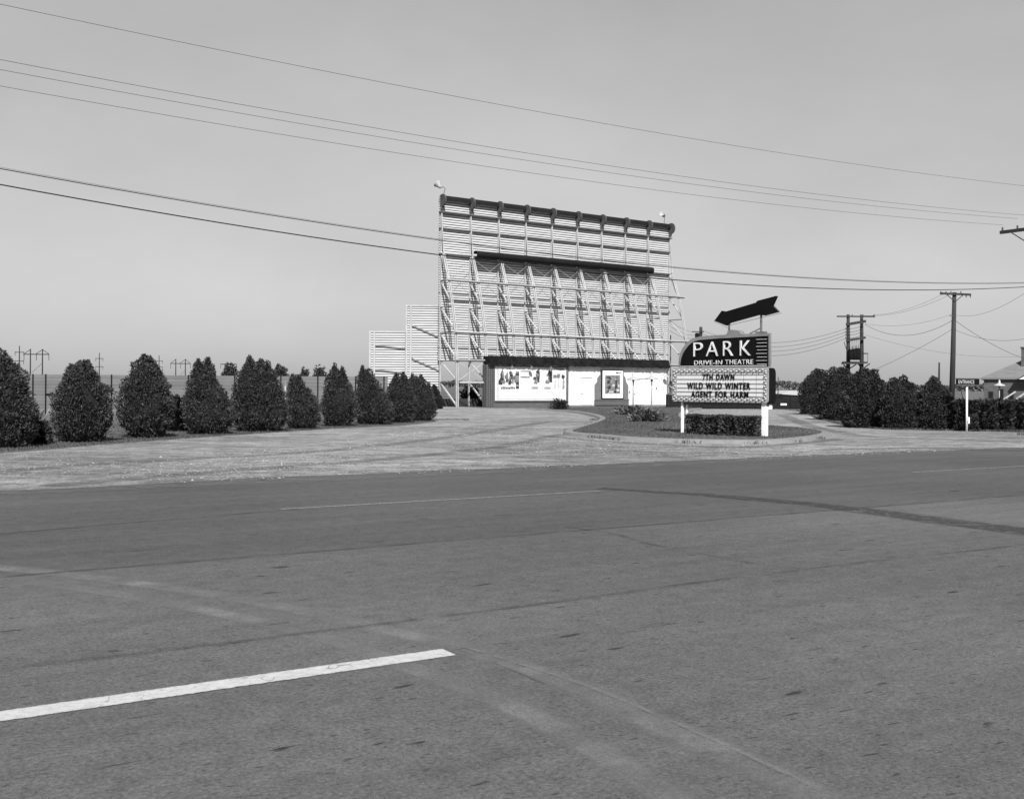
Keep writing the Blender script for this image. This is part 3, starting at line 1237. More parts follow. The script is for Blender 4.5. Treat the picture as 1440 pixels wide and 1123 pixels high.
LP = (('P', 976.6, 989.2, 501.2, 481.4), ('A', 994.2, 1011.2, 500.8, 480.2), ('R', 1018.2, 1032, 500.3, 479.4), ('K', 1041.8, 1056.8, 499.9, 478.4))
for s_, pa, pb, ya, yb in LP:
    ptext(s_, pa, pb, ya, yb, .05, -.012, M['letter_white'])
ptext('DRIVE-IN', 977.2, 1016.2, 513.0, 506.4, .025, -.006, M['letter_white'])
ptext('THEATRE', 1020.8, 1059.8, 512.2, 505.2, .025, -.006, M['letter_white'])
for k in range(8):
    yy = 477.3 + 4.95 * k
    a, c = mx(1064.5 + 1.2 * (k % 2), yy)
    d, _ = mx(1079.3, yy)
    m = MB()
    m.tube([(a, -.045, c), (d, -.045, c)], .008, 6)
    m.build('neon_tube', M['letter_white'], nb)
m = MB()
a, c = mx(957.5, 515)
d, _ = mx(1079, 515)
m.tube([(a, -.04, zlo + .035), (d, -.04, zlo + .035)], .013, 6)
m.build('neon_tube', M['letter_white'], nb)

# lumpy sheet metal housing and arrow
hp = [mx(*p) for p in ((1018, 471.2), (1021, 468), (1021.5, 464.5), (1026, 463.4), (1033, 463.8), (1037, 465.2), (1040.5, 469.6))]
m = MB()
m.prism(hp, (0, .07, 0), (1, 0, 0), (0, 0, 1), (0, .28, 0))
m.build('arrow_housing', M['rim'], sign)
ar_px = [(1006, 451.2), (1016.4, 437), (1021, 438.4), (1064.4, 425.6), (1066.5, 423), (1092.4, 416.2), (1086.2, 429.8), (1094.8, 438.4), (1075, 443.6), (1066.5, 442.8), (1026, 454), (1022.2, 457.7)]
ar = [mx(*p, -.2) for p in ar_px]
m = MB()
m.prism(ar, (0, .13, 0), (1, 0, 0), (0, 0, 1), (0, .16, 0))
arrow = m.build('arrow', M['black'], sign)
m = MB()
tube_px = [(1004.2, 451.6), (1022.8, 460.6), (1027.5, 456.8), (1075, 445.4), (1098.5, 440.2), (1089.5, 429.6)]
m.tube([(a, .10, c) for a, c in (mx(*p, -.1) for p in tube_px)], .010, 6)
m.build('neon_tube', M['rim'], arrow)
for pts_, rr_ in ((((1025.2, 455), (1025.2, 466)), .032), (((1070.2, 443), (1070.2, 468.6)), .036), (((1054.5, 468.8), (1069.5, 461.2)), .018)):
    m = MB()
    m.tube([(a, .21, c) for a, c in (mx(*p, -.2) for p in pts_)], rr_, 10)
    m.build('support', M['steel_dark'], sign)
a, c = mx(1070.2, 467.6, -.2)
m = MB()
m.box(a - .15, a + .15, .1, .32, c - .03, c + .03)
m.build('foot_plate', M['steel_dark'], sign)
# posts
for pa, yq, wq_ in ((959.6, .1, .07), (966.0, .16, .05), (1075.4, .12, .15)):
    a, _ = mx(pa, 600, -yq)
    m = MB()
    m.box(a - wq_ / 2, a + wq_ / 2, yq - wq_ / 2, yq + wq_ / 2, -.05, ZB - .02)
    m.build('post', M['white_post'], sign)
a, c = mx(1080.5, 572, -.2)
m = MB()
m.box(a - .10, a + .06, .2, .34, c - .07, c + .08)
m.build('junction_box', M['white_post'], sign)
m = MB()
m.box(.2, ML - .1, .10, .34, ZB - .12, ZB - .005)
m.build('beam', M['steel_dark'], sign)

# ------------------------------------------------------------------ foliage
rng = np.random.default_rng(11)


def noise3(P, sc, seed):
    return np.array([noise.noise(Vector((p[0] * sc + seed, p[1] * sc - seed, p[2] * sc + seed * .5))) for p in P])


def leaf_cards(P, D, length, width, rs):
    """sprays: five-sided tapering blades from P along D"""
    n = len(P)
    r = rs.normal(size=(n, 3))
    W = np.cross(D, r)
    W /= np.linalg.norm(W, axis=1)[:, None] + 1e-9
    L = length * rs.uniform(.6, 1.35, n)[:, None]
    B = width * rs.uniform(.6, 1.3, n)[:, None]
    Q = np.cross(D, W)
    tipbend = Q * (L * rs.uniform(-.25, .25, n)[:, None])
    v0 = P - W * B * .25
    v1 = P + W * B * .25
    v2 = P + D * L * .55 + W * B * .5
    v3 = P + D * L + tipbend
    v4 = P + D * L * .55 - W * B * .5
    V = np.stack([v0, v1, v2, v3, v4], 1).reshape(-1, 3)
    return V


def card_object(name, V, mat, parent):
    n = len(V) // 5
    me = bpy.data.meshes.new(name)
    me.vertices.add(len(V))
    me.vertices.foreach_set('co', V.astype(np.float32).ravel())
    me.loops.add(n * 5)
    me.loops.foreach_set('vertex_index', np.arange(n * 5, dtype=np.int32))
    me.polygons.add(n)
    me.polygons.foreach_set('loop_start', np.arange(0, n * 5, 5, dtype=np.int32))
    me.update()
    me.validate()
    me.materials.append(mat)
    return link(name, me, parent)


def cone_profile(t, base=.72, belly=.28, tip=.85):
    t = np.asarray(t)
    u = np.clip((t - belly) / (1 - belly), 0, 1)
    up = np.cos(u * math.pi / 2) ** tip
    dn = base + (1 - base) * np.sin(np.clip(t / belly, 0, 1) * math.pi / 2)
    return np.where(t < belly, dn, up)


def crown(leaders, count, size, mat, parent, seed, core=.80, upward=.6, lump=.25, squash=(1, 1)):
    """leaders: (dx, dy, base z, height, radius, base, belly, tip)"""
    rs = np.random.default_rng(seed)
    Vs = []
    cm = MB()
    tot = sum(l[3] * l[4] for l in leaders)
    for li, (dx, dy, z0, H, R, ba, be, ti) in enumerate(leaders):
        n = int(count * H * R / tot)
        t = rs.uniform(0, 1, n * 3)
        keep = rs.uniform(0, 1, n * 3) < (cone_profile(t, ba, be, ti) * .85 + .15)
        t = t[keep][:n]
        n = len(t)
        a = rs.uniform(0, 2 * math.pi, n)
        rad = R * cone_profile(t, ba, be, ti)
        out = np.stack([np.cos(a), np.sin(a), np.zeros(n)], 1)
        base = np.stack([np.cos(a) * rad, np.sin(a) * rad, t * H], 1)
        lum = noise3(base, 2.2 / max(R, .5) * .9, seed + li * 3.3) * lump * 1.5 + noise3(base, 6.5 / max(R, .5) * .8, seed + 9) * lump
        rf = rs.uniform(.80, .98, n) + lum + np.where(rs.uniform(0, 1, n) < .03, rs.uniform(.05, .16, n), 0)
        P = np.stack([dx + np.cos(a) * rad * rf * squash[0], dy + np.sin(a) * rad * rf * squash[1], z0 + t * H * (1 + lum * .12)], 1)
        D = out * rs.uniform(.35, 1.0, n)[:, None] + np.array([0, 0, 1.0]) * (rs.normal(upward, .45, n))[:, None] + rs.normal(0, .35, (n, 3))
        D /= np.linalg.norm(D, axis=1)[:, None]
        Vs.append(leaf_cards(P, D, size, size * .55, rs))
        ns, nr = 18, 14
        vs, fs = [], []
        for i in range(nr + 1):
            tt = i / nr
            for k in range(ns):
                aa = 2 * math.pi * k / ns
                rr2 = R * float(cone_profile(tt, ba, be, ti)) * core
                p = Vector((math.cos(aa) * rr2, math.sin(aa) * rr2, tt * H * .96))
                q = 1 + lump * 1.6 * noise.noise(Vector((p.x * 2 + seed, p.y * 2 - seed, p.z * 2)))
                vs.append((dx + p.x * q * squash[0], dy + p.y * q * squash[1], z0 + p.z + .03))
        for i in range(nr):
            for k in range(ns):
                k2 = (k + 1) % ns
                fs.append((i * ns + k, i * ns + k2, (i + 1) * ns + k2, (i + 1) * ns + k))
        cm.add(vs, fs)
    cr = card_object('crown', np.concatenate(Vs), mat, parent)
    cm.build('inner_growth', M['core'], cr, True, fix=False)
    tk = MB()
    h0 = max(l[2] + l[3] * .7 for l in leaders)
    rr0 = .05 + .025 * max(l[4] for l in leaders)
    tk.tube([(0, 0, -.05), (.01, 0, h0 * .3), (0, .01, h0 * .7), (0, 0, h0)], [rr0, rr0 * .8, rr0 * .5, rr0 * .2], 8)
    tk.build('trunk', M['bark'], parent)
    return cr


def cedar(px0, px1, ybase, tips, label, cat='tree', name='cedar_tree', group='clipped cedars along the lot', count=5200, mat='cedar', size=.13, dens=2.6, seed=1, ba=.60, be=.30, ti=.72, zg=0.0, push=.6, pointed=True):
    """one cedar from its pixel width, foot row and crown tips (px, py, share of radius)"""
    f = gp((px0 + px1) / 2, ybase, zg)
    R = (px1 - px0) / F * (f.y + .5) / 2 * .95
    d = f.y + R * push
    o = world((px0 + px1) / 2, ybase, d)
    root = thing(name, (o.x, d, zg), label, cat, group)
    L = []
    for k, (tx, ty, share) in enumerate(tips):
        top = world(tx, ty, d)
        dx = top.x - o.x
        lim = R * (1 - share)
        dx2 = max(-lim, min(lim, dx)) if len(tips) > 1 else 0
        hh = top.z - zg
        yy = (.1 * R) * (1 if k % 2 else -1) * (len(tips) > 1)
        if share < .88 and pointed:
            L.append((dx2, yy, .02, hh * .95, R * share, ba, be, ti))
            lim2 = R * .62
            L.append((max(-lim2, min(lim2, dx)), yy, hh * .58, hh * .43, R * .27, .9, .3, .95))
        else:
            L.append((dx2, yy, .02, hh, R * share, ba, be, ti))
    crown(L, int(count * dens * 1.25), size * .5, M[mat], root, seed)
    return root


cedar(-48, 52, 630, [(2, 492, .93), (-25, 505, .8), (22, 512, .75)], 'broad dark cedar cut by the edge, nearest to the road', seed=21, count=8000)
cedar(74, 158, 622, [(124, 506, .86), (98, 513, .8), (116, 508, .9)], 'egg shaped cedar standing alone before the board fence, its top slanting', seed=22, count=7500)
cedar(169, 244, 616, [(203, 500.5, .93), (210, 501, .8)], 'upright cedar with blunt double tip, second to stand clear on both sides', seed=23, count=7000)
cedar(259, 333, 611, [(280, 505, .62), (291, 502.5, .55), (300, 532, .86), (275, 530, .8)], 'cedar with two separate pointed tips', seed=24, count=7500)
cedar(322, 408, 607, [(352, 500.5, .62), (366, 505, .7), (377, 508, .62), (364, 530, .95), (388, 540, .7)], 'widest and tallest cedar of the row, with three rounded tips', seed=25, count=9500)
cedar(401, 451, 603, [(412, 526, .66), (420, 528, .7), (430, 545, .92)], 'lowest cedar of the row, just past the widest one', seed=26, count=5200)
cedar(451, 504, 599.5, [(471, 511.5, .72), (481, 516, .62), (478, 530, .95)], 'slim cedar with a pointed and a rounded tip beside the lowest cedar', seed=27, count=5600)
cedar(498, 555, 597, [(509, 514.5, .66), (521, 528, .85), (530, 545, .85)], 'cedar with one sharp off-centre tip before the short wing wall', seed=28, count=5600)
cedar(540, 586, 594.5, [(557, 525, .75), (567, 523.5, .75)], 'round topped cedar squeezed between two others before the wing walls', seed=29, count=4600)
cedar(566, 615, 592, [(580, 526, .75), (592, 527, .8), (603, 540, .7)], 'last cedar of the row, rounded, at the open end by the screen', seed=30, count=5000)
cedar(603, 624, 575, [(610, 541, .8), (618, 555, .7)], 'small dark bush behind the last cedar at the foot of the screen', 'bush', 'cedar_bush', None, 1800, 'cedar_dark', .14, 31)

# big evergreens on the other side of the drive
RG = 'evergreens beyond the right drive'
cedar(1122, 1172, 583, [(1138, 527, .72), (1150, 518.5, .7), (1160, 520, .7)], 'rounded evergreen at the head of the drive, hiding the dark fence end', group=RG, pointed=False, seed=41, count=6000, mat='cedar_dark', size=.17, ba=.85, be=.35, ti=.55)
cedar(1150, 1206, 591, [(1168, 518, .75), (1184, 517, .7), (1195, 520, .6)], 'bulky evergreen standing before the transformer platform poles', group=RG, pointed=False, seed=42, count=6500, mat='cedar_dark', size=.17, ba=.85, be=.35, ti=.55)
cedar(1186, 1247, 602, [(1207, 521, .66), (1219, 518.5, .7), (1232, 521.5, .62), (1216, 535, .96)], 'tallest evergreen of the clump, with three rounded heads', group=RG, pointed=False, seed=43, count=8500, mat='cedar_dark', size=.16, ba=.85, be=.32, ti=.62)
cedar(1237, 1297, 604, [(1257, 532, .62), (1272, 530, .68), (1286, 540, .6), (1267, 542, .98)], 'lower evergreen with a notched top next to the tallest one', group=RG, pointed=False, seed=44, count=7500, mat='cedar_dark', size=.15, ba=.85, be=.32, ti=.62)
cedar(1290, 1346, 605, [(1308, 530.5, .7), (1317, 532, .6), (1328, 546, .72), (1316, 550, .96)], 'pointed evergreen standing next to the low hedge', group=RG, pointed=False, seed=45, count=7000, mat='cedar_dark', size=.15, ba=.85, be=.32, ti=.70)


def boxy(name, c, rz, L, W, H, count, size, mat, label, cat, group=None, seed=1, zg=0.0):
    root = thing(name, (c.x, c.y, zg), label, cat, group, rz)
    rs = np.random.default_rng(seed)
    n = count
    P = rs.uniform(-1, 1, (n, 3))
    ax = rs.choice(3, n, p=[.2, .45, .35])
    for k in range(3):
        q = ax == k
        P[q, k] = np.where(rs.uniform(0, 1, q.sum()) < (.5 if k < 2 else .04), -1, 1) * rs.uniform(.84, 1.02, q.sum())
    rr_ = np.linalg.norm(P[:, :2] ** 4, axis=1) ** .25
    P[:, :2] /= np.maximum(rr_, 1)[:, None] ** .8
    lum = noise3(P * np.array([L / 2, W / 2, H / 2]), 2.6, seed) * .26
    D = P.copy()
    D[:, 2] = np.abs(D[:, 2]) * .5 + .5
    D += rs.normal(0, .5, (n, 3))
    D /= np.linalg.norm(D, axis=1)[:, None]
    Q = P * (1 + lum[:, None]) * np.array([L / 2, W / 2, H / 2]) + np.array([0, 0, H / 2])
    Q[:, 2] = np.maximum(Q[:, 2], .03)
    cr = card_object('foliage', leaf_cards(Q, D, size, size * .6, rs), mat, root)
    m_ = MB()
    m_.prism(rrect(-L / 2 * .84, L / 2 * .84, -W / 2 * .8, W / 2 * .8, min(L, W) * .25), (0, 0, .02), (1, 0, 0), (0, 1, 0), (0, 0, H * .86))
    m_.build('inner_growth', M['core'], cr)
    for k in range(3):
        m_ = MB()
        xx_ = (k - 1) * L * .27
        m_.tube([(xx_, 0, -.03), (xx_ + .03, .02, H * .4), (xx_ - .02, 0, H * .75)], [.03, .022, .01], 6)
        m_.build('stem', M['bark'], root)
    return root


# low hedge by the driveway sign: several plants grown together
HG = 'low hedge plants behind the driveway sign'
hl = ['rough hedge plant next to the pointed evergreen', 'hedge plant behind the white sign post', 'hedge plant under the lamp with the white shade', 'hedge plant below the leaning white boards', 'hedge plant cut by the edge of the view']
for k, (pa, pb) in enumerate(((1336, 1362), (1358, 1388), (1384, 1412), (1408, 1438), (1434, 1466))):
    f = gp((pa + pb) / 2, 606 + .04 * k)
    d = f.y + .7
    c = Vector(((((pa + pb) / 2) - 720) / F * d, d, 0))
    Lh = (pb - pa) / F * d
    Hh = world((pa + pb) / 2, 567 + (k % 2) * 2.5, d).z
    boxy('hedge', c, 0, Lh * 1.06, 1.4, Hh, 2600, .16, M['cedar_dark'], hl[k], 'hedge', HG, 60 + k)

# clipped hedge in front of the marquee
HG2 = 'clipped hedge plants under the marquee'
for k, (pa, pb, lab) in enumerate(((973, 995, 'clipped hedge plant next to the thin paired sign posts'), (991, 1021, 'clipped hedge plant in the middle under the marquee'),
                                   (1019, 1044, 'clipped hedge plant under the word THEATRE'), (1041, 1066, 'clipped hedge plant next to the single white sign post'))):
    f = gp((pa + pb) / 2, 610 + (pa - 966) * .045, IZ)
    d = f.y + .35
    c = Vector(((((pa + pb) / 2) - 720) / F * d, d, 0))
    Hh = world((pa + pb) / 2, 585.5 + k * .8, d).z - IZ
    boxy('hedge', c, R_(-32), (pb - pa) / F * d * 1.10, .72, Hh, 2600, .085, M['box_leaf'], lab, 'hedge', HG2, 70 + k, IZ)


def spreader(px0, px1, ytop, ybase, label, seed, count=1500, size=.2, mat='juniper', zg=IZ, name='juniper_bush', group=None):
    f = gp((px0 + px1) / 2, ybase, zg)
    R = (px1 - px0) / F * f.y / 2
    d = f.y + R * .5
    o = world((px0 + px1) / 2, ybase, d)
    H = world((px0 + px1) / 2, ytop, d).z - zg
    root = thing(name, (o.x, d, zg), label, 'bush', group)
    rs = np.random.default_rng(seed)
    n = count
    a = rs.uniform(0, 2 * math.pi, n)
    el = np.arcsin(rs.uniform(0, 1, n))
    rad = rs.uniform(.45, .98, n) * (1 + .28 * np.sin(a * 5 + seed) * np.cos(el) + .18 * np.sin(a * 11 + 2 * seed))
    P = np.stack([np.cos(a) * np.cos(el) * rad * R, np.sin(a) * np.cos(el) * rad * R, np.sin(el) * rad * H + .02], 1)
    D = np.stack([np.cos(a), np.sin(a), rs.uniform(.2, 1.1, n)], 1) + rs.normal(0, .3, (n, 3))
    D /= np.linalg.norm(D, axis=1)[:, None]
    cr = card_object('foliage', leaf_cards(P, D, size, size * .45, rs), M[mat], root)
    m_ = MB()
    m_.lathe([(R * .62, .0), (R * .6, H * .2), (R * .45, H * .42), (R * .15, H * .58)], (0, 0, 0), 12)
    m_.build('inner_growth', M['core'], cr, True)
    return root


spreader(774, 798, 562, 575.5, 'small rounded bush under the end of the billboard', 81, 1400, .14, 'cedar')
spreader(868, 908, 572, 583, 'spreading juniper on the lawn below the poster case', 82, 3200, .14, group='junipers on the lawn')
spreader(887, 932, 577, 592.5, 'nearer spreading juniper on the lawn before the lamp posts', 83, 4600, .14, group='junipers on the lawn')
spreader(238, 268, 563, 606, 'loose shaggy juniper in the gap before the twin tipped cedar', 84, 1800, .26, 'cedar_dark', 0)
spreader(44, 66, 594, 624, 'low shaggy juniper at the foot of the cedar cut by the edge', 85, 900, .2, 'cedar_dark', 0)
spreader(648, 674, 552, 571, 'dark bush seen through the open base of the screen tower', 86, 1100, .2, 'cedar_dark', 0)
for o in [o for o in C.objects if o.get('label', '').startswith('dark bush seen')]:
    o.location = (world(661, 571, 98).x, 98, 0)
    o.scale = (1.15, 1.15, 1.5)


def tree_behind(px0, px1, ytop, d, label, seed, mat='cedar', count=1800):
    a, c = world(px0, 545, d), world(px1, 545, d)
    R = (c.x - a.x) / 2
    root = thing('cedar_tree', ((a.x + c.x) / 2, d, 0), label, 'tree', 'trees showing above the board fence')
    H = world((px0 + px1) / 2, ytop, d).z
    crown([(-R * .25, 0, .02, H, R * .8, .8, .35, .6), (R * .3, .1, .02, H * .96, R * .75, .8, .35, .6)], count, .16, M[mat], root, seed)


tree_behind(312, 334, 511, 62, 'evergreen above the fence beside the widest cedar, nearer the twin tipped one', 91)
tree_behind(383, 405, 512.5, 62, 'round evergreen above the fence between widest and lowest cedar', 92)
tree_behind(421, 436, 518.5, 75, 'tiny pointed evergreen tip above the fence behind the lowest cedar', 93)
tree_behind(439, 460, 515.5, 70, 'evergreen with flat double top above the fence beside the slim cedar', 94)

# loose stones of the lot
rs = np.random.default_rng(5)
V_, F_ = [], []
octa = np.array([(1, 0, 0), (-1, 0, 0), (0, 1, 0), (0, -1, 0), (0, 0, 1), (0, 0, -1)], float)
of = [(0, 2, 4), (2, 1, 4), (1, 3, 4), (3, 0, 4), (2, 0, 5), (1, 2, 5), (3, 1, 5), (0, 3, 5)]
while len(V_) < 15000:
    s_, n__ = rs.uniform(-12, 48), rs.uniform(17.4, 34)
    q = RS * s_ + RN * n__
    if noise.noise(Vector((q.x * .25, q.y * .25, 3.3))) + .35 * noise.noise(Vector((q.x, q.y, 1))) < rs.uniform(-.15, .45):
        continue
    if 7.6 < q.x < 19 and q.y > 30.5 or n__ > 23 and s_ > 30 or q.x < -4 and n__ > 25 - (4 + q.x) * .2:
        continue
    sz = rs.uniform(.006, .019) * (1 if rs.uniform() < .96 else 1.8)
    V_.append(octa * sz * rs.uniform(.6, 1.3, (6, 1)) * np.array([1, 1, .7]) + np.array([q.x, q.y, .008 + sz * .3]))
    F_.append([(a_ + 6 * len(F_), b_ + 6 * len(F_), c_ + 6 * len(F_)) for a_, b_, c_ in of])
me = bpy.data.meshes.new('gravel')
me.from_pydata(np.concatenate(V_).tolist(), [], [f_ for q in F_ for f_ in q])
me.materials.append(leaf_mat('loose_stone', .23, .55))
tag(link('gravel', me), 'loose pale stones scattered over the packed lot', 'gravel', None, 'stuff')

# grass: blades along the foot of the cedars, the lawn and the field by the fence
def blades(name, pts, h, mat, z):
    rs = np.random.default_rng(len(pts))
    P = np.array([(p[0], p[1], z) for p in pts])
    D = np.stack([rs.normal(0, .35, len(P)), rs.normal(0, .35, len(P)), np.ones(len(P))], 1)
    D /= np.linalg.norm(D, axis=1)[:, None]
    o = card_object(name, leaf_cards(P, D, h, h * .3, rs), mat, None)
    return tag(o, kind='stuff')


def inside(p, poly):
    c = False
    for i in range(len(poly)):
        a, b_ = poly[i], poly[i - 1]
        if (a.y > p[1]) != (b_.y > p[1]) and p[0] < (b_.x - a.x) * (p[1] - a.y) / (b_.y - a.y) + a.x:
            c = not c
    return c


rr = random.Random(17)
lawn_in = offset(isl, .32)
pts = []
while len(pts) < 16000:
    y = rr.uniform(31, 60) if rr.random() < .8 else rr.uniform(60, 82)
    p = (rr.uniform(1, 22), y)
    if inside(p, lawn_in):
        pts.append(p)
o = blades('grass', pts, .055, M['grass'], IZ - .005)
tag(o, 'short mown grass on the kerbed island', 'grass')
pts = []
for k in range(26000):
    pxx = rr.uniform(-60, 660)
    dd = rr.random() ** 1.6
    yb = 641 - (pxx + 60) * .0715 if pxx < 620 else 592
    f = gp(pxx, yb - 1.0)
    d = f.y + dd * 14 + rr.gauss(0, .12)
    if d > 52:
        continue
    pts.append(((pxx - 720) / F * d, d))
o = blades('grass', pts, .05, M['grass'], 0)
tag(o, 'rough grass under the row of cedars', 'grass')
pts = []
for k in range(1500):
    i = rr.randrange(len(isl))
    a, b_ = isl[i], isl[(i + 1) % len(isl)]
    if noise.noise(Vector((a.x * .9, a.y * .9, 2))) < .22:
        continue
    p = a.lerp(b_, rr.random())
    pts.append((p.x + rr.gauss(0, .07), p.y + rr.gauss(0, .07)))
for cxp, cyp in ((806, 606), (814, 604), (880, 616), (1062, 619), (838, 591), (1440, 612)):
    f = gp(cxp, cyp)
    for k in range(60):
        pts.append((f.x + rr.gauss(0, .13), f.y + rr.gauss(0, .13)))
o = blades('weeds', pts, .10, M['weed'], .008)
tag(o, 'weeds sprouting along the kerb', 'weeds')
pts = []
for k in range(7000):
    pxx = rr.uniform(1120, 1500)
    yb = np.interp(pxx, [1120, 1150, 1190, 1240, 1440, 1500], [577, 589, 599, 604, 607.5, 611])
    f = gp(pxx, yb)
    d = f.y + abs(rr.gauss(0, .8)) - .1
    pts.append(((pxx - 720) / F * d, d))
o = blades('grass', pts, .08, M['grass'], 0)
tag(o, 'rough grass at the foot of the evergreens and low hedge', 'grass')

# ------------------------------------------------------------------ fences
FA, FB = world(-140, 545, 54), world(690, 545, 88)
FA = Vector((FA.x, 54, 0))
FB2 = world(500, 545, 54)
FB = Vector((world(545, 545, 54).x, 54, 0))
fz = world(60, 526.3, 54).z
fn = thing('board_fence', FA, 'long grey horizontal board fence behind the cedars', 'fence', None, 0)
FLn = FB.x - FA.x
m = MB()
nb_ = 12
for k in range(nb_):
    hgt = fz / nb_
    m.box(0, FLn, .0 + .004 * (k % 3), .03 + .004 * (k % 3), k * hgt + .004, (k + 1) * hgt - .003)
m.build('boards', M['fence'], fn)
m = MB()
m.box(0, FLn, .036, .05, 0, fz - .03)
m.build('backing', M['fence_dark'], fn)
for k, pxx in enumerate((-90, -35, 46.5, 64.5, 157, 205, 265, 330, 395, 447, 500, 540)):
    xx = world(pxx, 545, 54).x - FA.x
    m = MB()
    m.box(xx - .03, xx + .03, -.04, .0, 0, fz + .02)
    m.build('post', M['fence_dark'], fn)
for (pa, pb, yy) in ((64, 76, 554), (142, 156, 548), (246, 262, 566)):
    a, c = world(pa, yy, 54), world(pb, yy, 54)
    m = MB()
    m.box(a.x - FA.x, c.x - FA.x, -.05, -.012, a.z - .03, a.z + .03)
    m.build('rail', M['fence_dark'], fn)


def simple(name, loc, label, cat, parts, group=None, rz=0):
    t = thing(name, loc, label, cat, group, rz)
    for pn, mb, mt in parts:
        mb.build(pn, mt, t)
    return t


p = world(68, 584, 53)
simple('leaning_board', (p.x, 53, 0), 'pale board leaning on the fence beside the egg shaped cedar', 'board',
       [('plank', MB().bar((-.08, -.1, 0), (.16, .85, 1.15), .06, .03), M['rim']), ('prop', MB().bar((.16, -.12, 0), (.2, .85, 1.0), .04, .04), M['fence_dark'])])
p = world(234, 545, 53.4)
simple('marker_post', (p.x, 53.4, 0), 'short pale marker post before the fence beside the upright cedar', 'post',
       [('post', MB().box(-.03, .03, -.03, .03, 0, 1.9), M['rim']), ('plate', MB().box(-.06, .06, -.05, -.034, 1.25, 1.7), M['lamp'])])
p = world(401.5, 545, 53.4)
simple('marker_post', (p.x, 53.4, 0), 'short pale marker post in the slit before the lowest cedar', 'post',
       [('post', MB().box(-.03, .03, -.03, .03, 0, 1.8), M['rim']), ('plate', MB().box(-.04, .04, -.05, -.034, 1.3, 1.55), M['lamp'])])

# low dark fence beyond the drive
a, c = gp(938, 574.6), gp(1136, 575.2)
c = Vector((c.x, c.y, 0))
ln = (c - a).length
df = thing('low_fence', a, 'low black board fence across the end of the right drive', 'fence', None, math.atan2(c.y - a.y, c.x - a.x))
m = MB()
for k in range(6):
    m.box(0, ln, 0, .03, .03 + k * .17, .19 + k * .17)
m.build('boards', M['fence_dark'], df)
for k in range(9):
    m = MB()
    xx = ln * k / 8
    m.box(xx - .05, xx + .05, .032, .13, 0, 1.08)
    m.build('post', M['fence_dark'], df)
m = MB()
xx = ln * (1101 - 938) / (1136 - 938)
m.box(xx - .25, xx + .25, -.03, -.003, .30, .44)
m.build('notice_plate', M['white_post'], df)
p = world(1094, 575, 84)
simple('marker_post', (p.x, 84, 0), 'thin dark pole standing up beside the marquee at the low fence', 'pole', [('post', MB().tube([(0, 0, 0), (0, 0, 2.5)], [.05, .03], 8), M['wood_pole'])])
# pale roofed shed far behind
p = world(1117, 550, 150)
sd = thing('shed', (p.x, 150, 0), 'far shed with a pale metal roof seen over the low black fence', 'shed', None, R_(12))
m = MB()
m.box(-1.8, 1.5, 0, 4, 0, .9)
m.build('wall', M['brick_base'], sd)
m = MB()
m.prism([(-2.0, .85), (-1.6, 1.0), (-.6, 1.28), (.4, 1.32), (1.4, 1.2), (1.7, .7), (1.7, .6), (-2.0, .8)], (0, -.2, 0), (1, 0, 0), (0, 0, 1), (0, 4.4, 0))
m.build('roof', M['shed_roof'], sd)

# ------------------------------------------------------------------ brick house on the right
HD = 92.0
hp_ = world(1383.5, 545, HD)
he = world(1383, 531, HD).z
house = thing('brick_house', (hp_.x, HD, 0), 'low dark brick house with pale hipped roof behind the low hedge', 'house', None, R_(-25))
HX = Vector((math.cos(R_(25)), -math.sin(R_(25)), 0))
HN = Vector((-math.sin(R_(25)), -math.cos(R_(25)), 0))
HO = Vector((hp_.x, HD, 0))


def hw_(px_, py_, out=0.0):
    q_ = hit(px_, py_, HO + HN * out, HN)
    return (q_ - HO).dot(HX), q_.z


m = MB()
m.box(0, 15, 0, 9, 0, he - .1)
m.build('wall', M['brick_house'], house)
m = MB()
ov = .25
e0 = he
rz_ = 2.55
vs = [(-ov, -ov, e0), (15 + ov, -ov, e0), (15 + ov, 9 + ov, e0), (-ov, 9 + ov, e0), (5.0, 4.5, e0 + rz_), (10.2, 4.5, e0 + rz_), (-ov, -ov, e0 - .14), (15 + ov, -ov, e0 - .14), (15 + ov, 9 + ov, e0 - .14), (-ov, 9 + ov, e0 - .14)]
m.add(vs, [(0, 1, 5, 4), (1, 2, 5), (2, 3, 4, 5), (3, 0, 4), (0, 6, 7, 1), (1, 7, 8, 2), (2, 8, 9, 3), (3, 9, 6, 0), (9, 8, 7, 6)])
hr = m.build('roof', M['roof_light'], house)
cpx, czt = hw_(1438, 489.5, -1.6)
m = MB()
m.box(cpx - .1, cpx + .7, 1.6, 2.4, e0 + .6, czt)
m.box(cpx - .17, cpx + .77, 1.53, 2.47, czt + .004, czt + .12)
m.build('chimney', M['brick_house'], hr)
g0 = hw_(1432, 530, .9)[0]
m = MB()
m.prism([(g0, e0 - .12), (g0 + 3.6, e0 - .12), (g0 + 1.8, e0 + .85)], (0, -.9, 0), (1, 0, 0), (0, 0, 1), (0, .12, 0))
m.build('porch_gable', M['white_post'], hr)
m = MB()
